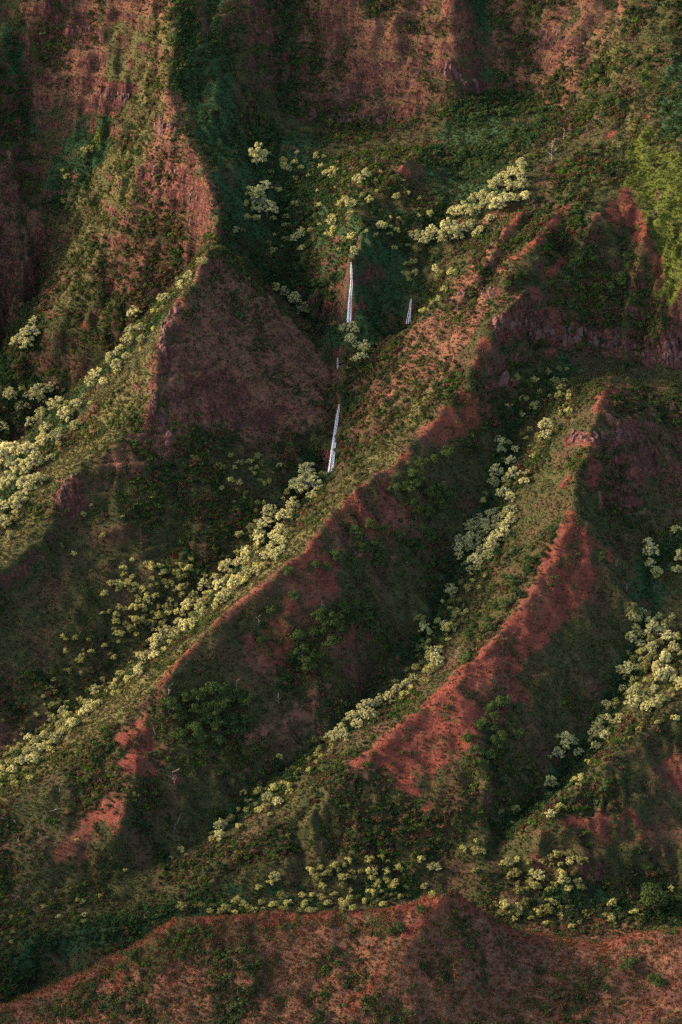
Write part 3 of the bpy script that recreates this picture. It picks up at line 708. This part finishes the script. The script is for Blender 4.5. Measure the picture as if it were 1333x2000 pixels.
# (where, list of crown centre u, v and width in photo pixels)
CLUSTERS = [
 ('in the big grove on the left valley floor', [(20,775,28),(45,790,30),(75,770,34),(100,755,38),(110,785,36),(80,810,32),(60,825,28),(150,785,30),(130,812,32),(147,830,26),(110,850,32),(85,855,36),(60,875,34),(35,880,36),(10,865,36),(10,900,40),(40,912,36),(70,902,34),(75,932,34),(50,947,38),(20,947,38),(5,978,36),(35,982,34),(10,1020,26),(20,1042,24),(100,890,26),(115,870,18),(4,840,26),(58,770,24),(90,835,28)]),
 ('in the gully strip above the left grove', [(175,745,26),(190,727,30),(203,740,26),(215,702,30),(237,682,28),(227,717,26),(247,692,24),(250,662,28)]),
 ('along the upper end of the left gully', [(262,612,32),(280,640,26),(257,645,28),(277,662,20),(300,606,16),(323,577,30),(346,545,18),(356,557,20),(370,540,20),(395,507,18)]),
 ('at the left edge below the shaded brown wall', [(60,642,38),(45,665,36),(68,622,28)]),
 ('in the dark green corner at upper left', [(165,292,14),(178,290,18),(125,335,12),(133,347,16),(127,390,14)]),
 ('high in the forest bowl left of the stream', [(503,310,46),(530,335,14),(560,328,20),(640,335,26),(520,360,34),(505,376,28),(506,396,30),(522,407,32),(532,426,16)]),
 ('scattered in the bowl above the upper fall', [(460,450,22),(562,438,20),(577,464,20),(588,455,24),(610,450,16),(648,433,22),(645,462,18),(552,480,10)]),
 ('beside the stream above the upper fall', [(700,345,26),(716,340,20),(675,387,26),(687,396,22),(725,390,18),(775,383,18),(690,462,20),(692,486,26),(745,440,20),(735,456,16)]),
 ('in the large cream grove on the upper right', [(1020,317,30),(1000,332,30),(985,342,28),(1015,342,24),(995,362,30),(970,357,28),(965,382,32),(945,377,30),(930,382,30),(905,407,36),(890,412,32),(925,412,26),(950,402,30),(975,402,28),(985,387,26),(1020,362,26),(1025,382,20),(960,422,24),(920,437,26),(900,442,28),(880,457,32),(866,467,22),(895,460,26),(940,447,20),(930,455,22),(1000,387,22)]),
 ('on the slope above the second small fall', [(812,460,22),(812,485,18),(830,465,26),(845,452,22),(808,510,18),(812,530,20),(793,537,18),(850,525,20),(860,535,18),(885,532,16)]),
 ('along the shoulder right of the small fall', [(868,567,18),(856,582,20),(830,606,18),(845,592,14)]),
 ('between the upper and the lower waterfall', [(655,632,18),(672,642,20),(690,642,24),(686,662,22),(700,672,22),(713,682,24),(706,697,22),(692,702,20),(680,716,14),(726,680,18)]),
 ('in the dark forest right of the pyramid face', [(540,560,18),(556,572,24),(576,587,24),(590,602,24)]),
 ('at the foot of the lower waterfall', [(600,912,42),(602,937,46),(612,962,34),(586,960,22),(632,925,20),(548,907,18)]),
 ('just downstream of the waterfall foot', [(575,992,28),(555,1007,28),(530,1002,24),(520,1022,28),(545,1032,28),(505,1042,26),(535,1047,26),(490,1032,20)]),
 ('in the long band of the middle gully', scatter_in([(470,1065),(560,1025),(565,1060),(480,1135),(420,1190),(350,1245),(290,1290),(270,1280),(400,1140)], 56, 18, 29, 1)),
 ('at the left end of the middle gully', scatter_in([(270,1290),(180,1350),(100,1405),(0,1480),(0,1545),(60,1500),(130,1435),(220,1360),(290,1300)], 62, 14, 24, 2)),
 ('on the shaded slope left of the middle gully', scatter_in([(190,1140),(260,1090),(370,1085),(420,1100),(380,1180),(320,1240),(250,1270),(200,1200)], 78, 11, 19, 3)),
 ('low on the shaded slope by the left edge', scatter_in([(110,1240),(190,1250),(180,1300),(120,1290)], 8, 10, 14, 4) + scatter_in([(80,1370),(140,1360),(140,1420),(90,1430)], 8, 12, 17, 5)),
 ('on the talus below the pyramid face', scatter_in([(420,890),(540,890),(530,1000),(440,1000)], 32, 9, 15, 6)),
 ('on the dark slope under the rocky spur', scatter_in([(110,990),(270,980),(260,1130),(120,1140)], 9, 8, 13, 7)),
 ('below the red rock cliff on the right', [(1107,718,12),(1100,740,18),(1088,746,20),(1098,757,20),(1095,772,16),(1112,773,16),(1045,745,16),(1047,790,24),(1020,778,14),(1020,812,18)]),
 ('halfway up the right gully', [(1067,830,28),(1067,847,24),(1093,798,14),(1111,805,18),(975,860,26),(977,877,22),(1007,873,24),(1000,898,26)]),
 ('in the middle of the right gully', [(970,920,30),(965,937,28),(1005,927,26),(990,937,22),(1035,920,22),(1025,937,22),(985,962,24),(997,972,24)]),
 ('in the wide part of the right gully', scatter_in([(890,1045),(950,985),(1000,985),(1000,1040),(960,1080),(930,1120),(900,1100)], 30, 21, 30, 8)),
 ('strung out where the right gully narrows', [(877,1145,26),(881,1157,22),(915,1145,18),(895,1187,20),(822,1210,20),(827,1227,22),(840,1237,16),(868,1217,24),(876,1227,20)]),
 ('in the band beside the long red ridge', [(850,1267,28),(842,1282,26),(850,1292,24),(840,1307,20),(810,1322,22),(830,1327,20),(795,1337,22),(775,1347,22),(785,1357,20),(760,1357,24),(740,1367,24),(720,1377,28),(705,1392,26),(725,1397,26),(690,1402,24),(701,1412,24),(665,1422,24),(650,1437,26),(670,1437,24),(640,1442,20),(615,1447,18),(625,1460,14)]),
 ('near the lower end of the right gully', [(545,1477,16),(475,1547,18),(508,1547,18),(535,1537,18),(525,1557,22),(545,1562,22),(520,1572,20),(565,1542,20),(530,1590,12)]),
 ('on the dim slope toward the valley floor', [(430,1612,26),(430,1632,24),(466,1612,13),(355,1657,14),(335,1675,12),(365,1667,12),(245,1700,11)]),
 ('in the gully at the right edge', scatter_in([(1230,1185),(1320,1205),(1340,1330),(1280,1380),(1230,1400),(1170,1450),(1150,1420),(1200,1350),(1220,1260)], 78, 16, 25, 9)),
 ('high in the right edge gully', [(1265,1052,24),(1275,1077,26),(1270,1102,26),(1280,1117,20),(1320,1032,22),(1325,1107,30),(1332,1087,26),(1235,1182,16)]),
 ('in the shaded hollow left of right edge gully', [(1105,1452,26),(1120,1446,24),(1090,1472,24),(1130,1466,26),(1075,1476,18),(1165,1457,24),(1150,1490,16)]),
 ('trailing down to the valley on the right', [(1075,1532,24),(1073,1547,20),(1135,1517,18),(1130,1532,14),(1095,1572,16),(1075,1592,22),(980,1587,14),(1007,1582,20),(1000,1605,12)]),
 ('dotted above the valley floor', [(905,1657,20),(930,1642,12),(930,1662,20),(942,1662,14),(930,1697,18),(820,1674,20),(850,1687,26)]),
 ('in the valley behind the red crest', scatter_in([(590,1690),(780,1670),(790,1730),(610,1740)], 30, 13, 20, 10)),
 ('in the valley right of the red crest', scatter_in([(980,1680),(1100,1660),(1145,1690),(1140,1735),(1000,1745)], 36, 14, 22, 11)),
 ('in the valley left of the red crest', [(540,1712,22),(528,1722,16),(505,1732,14),(562,1726,11)]),
 ('in the low tree belt along the near ridge', scatter_in([(340,1770),(560,1745),(880,1725),(880,1740),(700,1775),(450,1785)], 46, 12, 19, 12)),
 ('in the low belt right of the crest', scatter_in([(950,1755),(1150,1755),(1290,1790),(1130,1810),(980,1790)], 34, 12, 19, 13) + [(1195,1757,20),(1310,1737,16)]),
 ('in the dark lower left corner', scatter_in([(0,1790),(90,1760),(240,1740),(200,1790),(60,1830),(0,1850)], 12, 9, 15, 14)),
 ('small along the right gully', scatter_in([(860,1170),(930,1100),(950,1130),(890,1240),(860,1300),(760,1390),(640,1470),(560,1550),(480,1600),(420,1650),(410,1620),(520,1530),(650,1420),(800,1300)], 90, 9, 16, 31)),
 ('small in the upper basin', scatter_in([(440,420),(500,280),(640,300),(760,330),(860,400),(800,560),(720,480),(600,520),(500,480)], 90, 8, 16, 32)),
 ('small below the right cliff band', scatter_in([(1000,740),(1120,710),(1130,800),(1060,900),(960,1000),(930,980),(980,850)], 40, 8, 15, 33)),
 ('small by the right edge gully', scatter_in([(1060,1440),(1180,1380),(1240,1200),(1330,1180),(1333,1400),(1160,1480),(1080,1600),(1000,1600)], 50, 8, 15, 34)),
 ('small beside the middle gully', scatter_in([(0,1400),(200,1250),(400,1080),(560,960),(600,1000),(450,1150),(200,1380),(0,1520)], 80, 8, 15, 35)),
 ('small on the left valley slope', scatter_in([(0,760),(150,740),(380,520),(400,520),(200,780),(60,960),(0,1060)], 40, 8, 15, 36)),
 ('on the dark slope above the lower left corner', [(150,1640,9),(60,1520,16),(30,1530,16)]),
]
members = []
for ci, (where, pts) in enumerate(CLUSTERS):
    for k, (u, v, s) in enumerate(pts): members.append([ci, k, u, v, s])
px = np.array([(m[2], m[3] + .46 * m[4]) for m in members])
GP = cast(px)
DIST = np.linalg.norm(GP - np.array([0, 0, CAM_Z]), axis=1)
order = sorted(range(len(members)), key=lambda i: -members[i][4])
single = set(order[:300])
GROUP_T = 'pale green trees in the gullies'
ADJ = ['pale cream-green tree', 'pale yellow-green tree', 'pale silver-green tree']
rest = []
for ci, (where, pts) in enumerate(CLUSTERS):
    ids = [i for i in range(len(members)) if members[i][0] == ci]
    own = [i for i in ids if i in single]
    rank = sorted(own, key=lambda i: members[i][3])
    big = max(own, key=lambda i: members[i][4]) if own else None
    for i in ids:
        _, k, u, v, s = members[i]
        w = s * DIST[i] / FOC * random.Random(i + 7).uniform(.8, 1.32); h = w * random.Random(i).uniform(.75, 1.25)
        if i in single:
            t = tree(i % 9, GP[i], w, h, i, PALE, 'pale_tree')
            lab = label_for(i, own, members, 'pale tree', where, 2)
            tag(t, lab, 'tree', GROUP_T)
        else: rest.append((i, w, h))
nR = len(rest)
def joined(me_list, name): 
    return me_list
PM = []
for k in range(5):
    cm, _ = lobed_crown('small_pale_crown', 150 + k, M_PALEMASS, lobes=14 + 2 * k, leaves=900, R=.5, H=.62, lobe_r=.16, leaf=.055, base=.1, flat=.9); PM.append(cm)
P = np.array([GP[i] for i, _, _ in rest])
tint = np.array([(.32, .30, .10)]) * rng.uniform(.55, 1.45, (nR, 1)); tint = np.concatenate([tint, np.ones((nR, 1))], 1)
stuff('small_pale_trees', 'smaller pale green trees dotted over the shaded slopes and valley', 'trees', P,
      np.stack([np.zeros(nR), np.zeros(nR), rng.uniform(0, 6.28, nR)], -1), np.array([(w, w, h) for _, w, h in rest]), rng.integers(0, 5, nR), tint, PM)

# dark trees and bushes that stand out singly
DCL = [
 ('on the near red ridge crest', [(822,1776,20),(778,1812,26),(762,1822,18),(737,1826,15),(323,1840,14),(252,1866,28),(240,1888,20),(272,1858,14),(470,1845,12),(1228,1880,34)]),
 ('among the rust grass of the near ridge', [(655,1855,14),(180,1925,16),(290,1820,14),(235,1860,12),(350,1865,18),(480,1835,12),(625,1850,12),(415,1832,12),(1280,1915,34),(1185,1930,22)]),
 ('in the valley behind the near ridge', [(1275,1752,62)]),
 ('on the red patches of the middle ridge', [(560,1118,26),(617,1100,26),(655,1085,26),(690,1100,30),(640,1110,22),(575,1165,22),(530,1190,22),(510,1250,24)]),
 ('in the dark thicket below the middle ridge', scatter_in([(560,1260),(640,1180),(720,1180),(740,1230),(640,1260),(590,1310)], 16, 26, 40, 21)),
 ('in the dark wood on the lower middle ridge', scatter_in([(320,1370),(440,1330),(500,1370),(470,1430),(400,1450),(340,1430)], 20, 26, 42, 22)),
 ('below the bare top of the middle ridge', scatter_in([(780,920),(880,870),(900,960),(820,1010),(760,980)], 14, 22, 34, 23)),
 ('between middle ridge and right gully', scatter_in([(640,1020),(760,1020),(860,1040),(820,1110),(700,1100)], 14, 20, 32, 24)),
 ('below the long bare red ridge', scatter_in([(920,1390),(1010,1360),(1040,1420),(960,1480),(900,1470)], 14, 20, 34, 25)),
 ('left of the long red ridge', scatter_in([(900,1230),(1000,1100),(1080,1020),(1060,1090),(980,1200),(910,1290)], 20, 16, 26, 26)),
 ('above the red rock cliff', scatter_in([(1060,560),(1200,460),(1260,520),(1200,600),(1100,600)], 16, 16, 26, 27)),
 ('in the dark forest under the back wall', scatter_in([(900,230),(1000,190),(1080,230),(1000,300),(900,330)], 14, 16, 26, 28)),
 ('along the upper right ridge', scatter_in([(1120,190),(1220,70),(1333,50),(1333,110),(1200,200),(1130,260)], 18, 16, 28, 29)),
 ('by the stream in the ravine', scatter_in([(590,480),(660,470),(650,600),(610,600)], 10, 16, 24, 30)),
]
dm = [(ci, u, v, s) for ci, (_, pts) in enumerate(DCL) for (u, v, s) in pts]
GD = cast(np.array([(u, v + .4 * s) for _, u, v, s in dm]))
for ci, (where, pts) in enumerate(DCL):
    ids = [i for i in range(len(dm)) if dm[i][0] == ci]; rank = sorted(ids, key=lambda i: dm[i][2]); big = max(ids, key=lambda i: dm[i][3])
    for i in ids:
        s = dm[i][3]; w = s * np.linalg.norm(GD[i] - np.array([0, 0, CAM_Z])) / FOC
        t = tree(i % 6, GD[i], w, w * random.Random(i + 900).uniform(.75, 1.05), i + 900, DARK, 'dark_tree')
        lab = label_for(i, ids, dm, 'dark tree', where, 1)
        tag(t, lab, 'tree', 'dark green trees on the slopes')

# ------------------------------------------------------------------ dead bare trees
def snag_mesh(name, seed, branches=6, lean=.15, crook=.08):
    r = np.random.default_rng(seed); V = []; F = []
    p = np.array([0, 0, -.06]); d = np.array([r.normal(0, lean), r.normal(0, lean), 1.0]); pts = [p]
    for k in range(4): p = p + d * .25 / np.linalg.norm(d); pts.append(p.copy()); d = d + r.normal(0, crook, 3)
    for k in range(4): tube(V, F, pts[k], pts[k+1], .020 * (1 - k * .2), .020 * (1 - (k + 1) * .2), 5)
    W = []; G = []
    for k in range(branches):
        b = pts[1 + k % 3] + (pts[2 + k % 3] - pts[1 + k % 3]) * r.uniform(0, 1); a = r.uniform(0, 6.283); l = r.uniform(.18, .42)
        m = b + np.array([math.cos(a), math.sin(a), .5]) * l * .55; e = m + np.array([math.cos(a + r.normal(0, .4)), math.sin(a), .9]) * l * .5
        tube(W, G, b, m, .012, .009, 4); tube(W, G, m, e, .009, .004, 4)
        if l > .28: tube(W, G, m, m + np.array([math.cos(a + 1), math.sin(a + 1), .6]) * l * .35, .009, .004, 3)
    a = bpy.data.meshes.new(name); a.from_pydata([tuple(v) for v in V], [], F); a.materials.append(M_SNAG)
    b = bpy.data.meshes.new('branches'); b.from_pydata([tuple(v) for v in W], [], G); b.materials.append(M_SNAG)
    return a, b
SN = [snag_mesh('snag', 700 + k, [7, 5, 8, 6][k]) for k in range(4)]
THIN = [snag_mesh('thin', 720 + k, 1, .35, .05) for k in range(3)]
SNAGS = [
 ('tall forked white dead tree beside the upper right grove', 1078, 315, 48, 0), ('short pinkish dead trunk on the upper right ridge', 1100, 275, 26, 1), ('wide bare dead tree on the lower middle ridge slope', 342, 1535, 46, 2),
 ('small pale dead tree on the dim slope below the middle ridge', 545, 1378, 26, 0), ('pale dead tree in the dark wood of the lower middle ridge', 462, 1345, 26, 1), ('grey dead tree at the crest of the lower middle ridge', 330, 1360, 30, 2),
 ('dead tree above the dark thicket on the middle ridge', 505, 1225, 26, 3), ('dead pinkish tree at the right end of the dark thicket', 628, 1190, 24, 0), ('grey dead tree beside the red slope of the lower middle ridge', 305, 1440, 28, 1),
 ('dead tree at the left of the long red ridge', 890, 1288, 28, 2), ('weathered stump by the right edge gully', 1224, 1160, 24, 3), ('dead tree on the slope below the long red ridge top', 1205, 1110, 22, 0),
 ('bare dead tree among the trees by the right gully', 920, 1200, 22, 1), ('bleached dead tree in the bowl above the falls', 578, 310, 24, 2), ('bare dead tree near the stream in the bowl', 735, 322, 22, 3),
 ('dead tree on the ridge right of the grassy hollow crest', 1170, 240, 20, 0), ('grey dead tree in the valley belt right of the crest', 1052, 1822, 24, 1), ('dead tree at the left end of the near ridge crest', 283, 1800, 26, 2)]
lowleft = [(18,1600),(35,1612),(8,1635),(62,1570),(95,1560),(60,1620),(85,1600),(110,1607),(75,1635),(40,1655),(100,1635),(118,1548),(20,1700),(62,1735),(107,1745),(28,1758),(345,1610),(340,1625),(95,1585),(130,1620)]
nearlog = [(415,1855),(395,1872),(360,1910),(305,1960),(120,1905),(560,1880),(485,1890),(640,1905),(575,1925),(530,1975),(880,1990),(705,1890),(590,1880),(450,1920)]
ORDF = ['first'] + ORDL[1:]
SG = cast(np.array([(s[1], s[2]) for s in SNAGS] + lowleft + nearlog))
for i, P0 in enumerate(SG):
    sc = np.linalg.norm(P0 - np.array([0, 0, CAM_Z])) / FOC; r = random.Random(i + 50)
    t = bpy.data.objects.new('dead_tree', None); LINK(t); t.location = P0
    if i < len(SNAGS): ms = SN[SNAGS[i][4]]; h = SNAGS[i][3] * sc * .8; lab = SNAGS[i][0]; grp = 'bare dead trees'; t.rotation_euler = (0, 0, r.uniform(0, 6.28))
    elif i < len(SNAGS) + len(lowleft): ms = THIN[i % 3]; h = r.uniform(12, 30) * sc; lab = '%s thin dead stem from the left among shrubs at the lower left' % ORDF[sorted(lowleft).index(lowleft[i - len(SNAGS)])]; grp = 'dead stems at the lower left'; t.rotation_euler = (r.gauss(0, .5), r.gauss(0, .5), r.uniform(0, 6.28))
    else: ms = THIN[i % 3]; h = r.uniform(10, 20) * sc; lab = '%s pale dead stem from the left on the near red ridge' % ORDF[sorted(nearlog).index(nearlog[i - len(SNAGS) - len(lowleft)])]; grp = 'dead stems on the near ridge'; t.rotation_euler = (r.gauss(0, .7), r.gauss(0, .7), r.uniform(0, 6.28))
    t.scale = (h, h, h); tag(t, lab, 'dead tree', grp)
    obj('trunk', ms[0], t); obj('branches', ms[1], t)

# ------------------------------------------------------------------ rock: blocks and columns standing out of the cliffs
M_ROCK, nt, out = material('basalt')
tc = N(nt, 'ShaderNodeTexCoord'); oi = N(nt, 'ShaderNodeObjectInfo')
n1 = N(nt, 'ShaderNodeTexNoise'); n1.inputs['Scale'].default_value = 2.0; n1.inputs['Detail'].default_value = 6; nt.links.new(tc.outputs['Object'], n1.inputs['Vector'])
col = mixc(nt, ramp01(nt, n1.outputs[0], .35, .66), (.030, .015, .013), (.115, .046, .036))
col = mixc(nt, math_n(nt, 'MULTIPLY', oi.outputs['Random'], .6), col, (.14, .058, .044))
bs = N(nt, 'ShaderNodeBsdfPrincipled'); bs.inputs['Roughness'].default_value = .9; nt.links.new(col, bs.inputs['Base Color'])
bp = N(nt, 'ShaderNodeBump'); bp.inputs['Distance'].default_value = .4; nt.links.new(n1.outputs[0], bp.inputs['Height']); nt.links.new(bp.outputs[0], bs.inputs['Normal']); nt.links.new(bs.outputs[0], out.inputs[0])
def rock_mesh(seed):
    r = np.random.default_rng(seed); bm = bmesh.new()
    n = r.integers(5, 8); rings = 4
    vs = []
    ang = np.sort(r.uniform(0, 6.283, n)) * .5 + np.arange(n) * 6.283 / n * .5
    for j in range(rings):
        f = [1.0, .95, .8, .45][j]; z = [-.5, -.05, .35, .55][j]; ox_, oy_ = r.normal(0, .06, 2)
        vs.append([bm.verts.new((math.cos(a) * .5 * f * r.uniform(.8, 1.15) + ox_, math.sin(a) * .5 * f * r.uniform(.8, 1.15) + oy_, z + r.normal(0, .06))) for a in ang])
    for j in range(rings - 1):
        for k in range(n): bm.faces.new((vs[j][k], vs[j][(k+1) % n], vs[j+1][(k+1) % n], vs[j+1][k]))
    bm.faces.new(vs[-1]); bm.faces.new(vs[0][::-1]); bm.normal_update()
    me = bpy.data.meshes.new('rock'); bm.to_mesh(me); bm.free(); me.materials.append(M_ROCK); return me
ROCKS = [rock_mesh(800 + k) for k in range(8)]
def outcrop(name, label, pts, wpx, hpx, seed, cat='cliff', jitter=3):
    r = random.Random(seed); G = cast([(u + r.uniform(-jitter, jitter), v + r.uniform(-jitter, jitter)) for u, v in pts])
    root = bpy.data.objects.new(name, None); LINK(root); root.location = G.mean(0); tag(root, label, cat)
    for p in G:
        sc = np.linalg.norm(p - np.array([0, 0, CAM_Z])) / FOC; o = obj('rock', ROCKS[r.randrange(8)], root)
        w = r.uniform(.45, 1.7) * wpx * sc; h = r.uniform(.4, 1.5) * hpx * sc
        o.location = Vector(p) - root.location + Vector((0, w * .22, -h * .1)); o.scale = (w, w * r.uniform(.7, 1.1), h)
        o.rotation_euler = (r.gauss(-.05, .12), r.gauss(0, .16), r.uniform(0, 6.28))
def along(poly, n, spread, seed):
    r = random.Random(seed); q = line_px(poly, 2); return [(a[0], a[1] + r.uniform(-spread, spread)) for a in (q[r.randrange(len(q))] for _ in range(n))]
outcrop('rock_cliff', 'dark red-brown columned cliff band left half, below the scrubby bench', along([(972,632),(1040,645),(1130,658),(1180,670)], 60, 16, 1), 11, 16, 1)
outcrop('rock_cliff', 'columned cliff at the right edge under the bright green hollow', along([(1255,685),(1300,687),(1340,688)], 40, 28, 2), 10, 20, 2)
outcrop('rock_cliff', 'small broken cliff steps between the two columned cliffs', along([(1185,668),(1250,676)], 24, 16, 3), 9, 14, 3)
outcrop('rock_prow', 'dark rocky prow low on the left spur crest', along([(118,1000),(128,950),(150,935)], 18, 18, 4), 8, 8, 4, 'rock')
outcrop('rock_crest', 'jagged rock edge along the crest of the pyramid face', along([(345,602),(322,640),(318,670),(322,700)], 30, 8, 5), 9, 15, 5, 'rock')
outcrop('rock_crest', 'knobbly rock edge lower on the left spur crest', along([(300,765),(300,800),(330,850),(320,890)], 26, 10, 6), 9, 13, 6, 'rock')
outcrop('rock_ledge', 'pale rock ledge at the foot of the back wall', along([(595,225),(660,236),(740,236),(800,222)], 60, 10, 7), 8, 14, 7, 'rock')
outcrop('rock_ledge', 'rock ledge across the head of the shaded right face', along([(1112,858),(1180,858),(1240,850)], 30, 8, 8), 9, 12, 8, 'rock')
outcrop('rock_ledge', 'pinkish rock ledge on the left wall beside the ridge', along([(195,188),(255,195)], 26, 8, 9), 8, 10, 9, 'rock')
outcrop('rock_ledge', 'broken rock ledges high on the right back wall', along([(1000,85),(1090,78),(1140,105)], 34, 16, 10), 8, 11, 10, 'rock')
outcrop('rock_ledge', 'rock ledge high on the left back wall', along([(95,58),(200,62)], 18, 4, 11), 7, 8, 11, 'rock')
outcrop('rock_ledge', 'small rock ledge on the shoulder left of the cliff band', along([(895,568),(965,575)], 24, 10, 12), 9, 11, 12, 'rock')
outcrop('rock_ledge', 'rock bands on the face of the upper left ridge', along([(270,350),(330,345),(390,380)], 30, 24, 13), 8, 9, 13, 'rock')
outcrop('rock_ledge', 'rock knob on the central back wall rib', along([(860,130),(890,150),(930,175)], 24, 14, 14), 9, 11, 14, 'rock')
outcrop('rock_ledge', 'dark rocks at the summit notch of the upper left ridge', along([(300,245),(340,255)], 18, 12, 15), 9, 12, 15, 'rock')
bp_ = cast([(985,745)])[0]; bo = obj('boulder', ROCKS[2]); bo.location = bp_; bo.scale = (10, 7, 11); bo.rotation_euler = (.2, .3, 1.0); tag(bo, 'single large squarish boulder in scrub below the cliff band', 'boulder')

# ------------------------------------------------------------------ waterfalls: strands of white water
M_WATER, nt, out = material('falling water')
tc = N(nt, 'ShaderNodeTexCoord'); mp = N(nt, 'ShaderNodeMapping'); mp.inputs['Scale'].default_value = (2.5, 2.5, .07); nt.links.new(tc.outputs['Object'], mp.inputs[0])
n1 = N(nt, 'ShaderNodeTexNoise'); n1.inputs['Scale'].default_value = 1.0; n1.inputs['Detail'].default_value = 4; nt.links.new(mp.outputs[0], n1.inputs['Vector'])
col = mixc(nt, ramp01(nt, n1.outputs[0], .35, .6), (.36, .34, .34), (.70, .66, .66))
bs = N(nt, 'ShaderNodeBsdfPrincipled'); bs.inputs['Roughness'].default_value = .35; nt.links.new(col, bs.inputs['Base Color']); nt.links.new(bs.outputs[0], out.inputs[0])
def fall(label, path, strands, seed):
    """path: (u, v, half width px); each strand follows the rock with its own wander"""
    r = np.random.default_rng(seed)
    top = cast([(path[0][0], path[0][1])])[0]; bot = cast([(path[-1][0], path[-1][1])])[0]
    root = bpy.data.objects.new('waterfall', None); LINK(root); root.location = bot; tag(root, label, 'waterfall', 'waterfalls of the stream')
    n = 26; us = np.interp(np.linspace(0, 1, n), np.linspace(0, 1, len(path)), [p[0] for p in path]); vs = np.linspace(path[0][1], path[-1][1], n)
    hw = np.interp(np.linspace(0, 1, n), np.linspace(0, 1, len(path)), [p[2] for p in path])
    yref = np.minimum.accumulate(cast(np.stack([us, vs], -1))[:, 1]); yref = np.convolve(np.pad(yref, 2, mode='edge'), np.ones(5) / 5, 'valid') - 2.6
    for k in range(strands):
        off_ = (k + .5) / strands * 2 - 1 + r.normal(0, .12); wob = np.convolve(np.pad(np.cumsum(r.normal(0, .2, n)), 3, mode='edge'), np.ones(7) / 7, 'valid'); a, b = sorted(r.choice(n, 2, replace=False)) if k % 3 == 2 else (0, n - 1)
        if b - a < 9: a, b = 0, n - 1
        V = []; F = []
        P = place(us + (off_ + wob * .35) * hw, vs, yref - r.uniform(0, .6))
        rad = np.maximum(.2, np.convolve(hw * .2 * r.uniform(.4, 1.6, n), np.ones(3) / 3, 'same')) * np.clip((np.arange(n) - a + 1) / 4, .4, 1)
        for j in range(a, b + 1):
            for w in range(6): V.append(P[j] - bot + rad[j] * .5 * np.array([math.cos(w * 1.0472), math.sin(w * 1.0472), 0]))
        F = [(m * 6 + w, m * 6 + (w + 1) % 6, m * 6 + 6 + (w + 1) % 6, m * 6 + 6 + w) for m in range(b - a) for w in range(6)]
        me = bpy.data.meshes.new('strand'); me.from_pydata([tuple(v) for v in V], [], F); me.materials.append(M_WATER); me.polygons.foreach_set('use_smooth', np.ones(len(F), bool)); me.update()
        obj('strand', me, root)
fall('lowest and brightest white waterfall beside the pyramid face', [(663,790,1.8),(656,830,2.6),(651,870,3.4),(646,922,4.5)], 8, 1)
fall('slender upper waterfall in the middle of the ravine', [(686,512,1.2),(687,550,1.8),(684,590,3.2),(682,630,4.2)], 6, 2)
fall('short waterfall half hidden behind the right shoulder', [(804,582,1.2),(801,605,2.2),(797,632,3.6)], 5, 3)
fall('tiny cascade above the lowest waterfall', [(660,698,1.5),(661,722,2.5)], 2, 4)
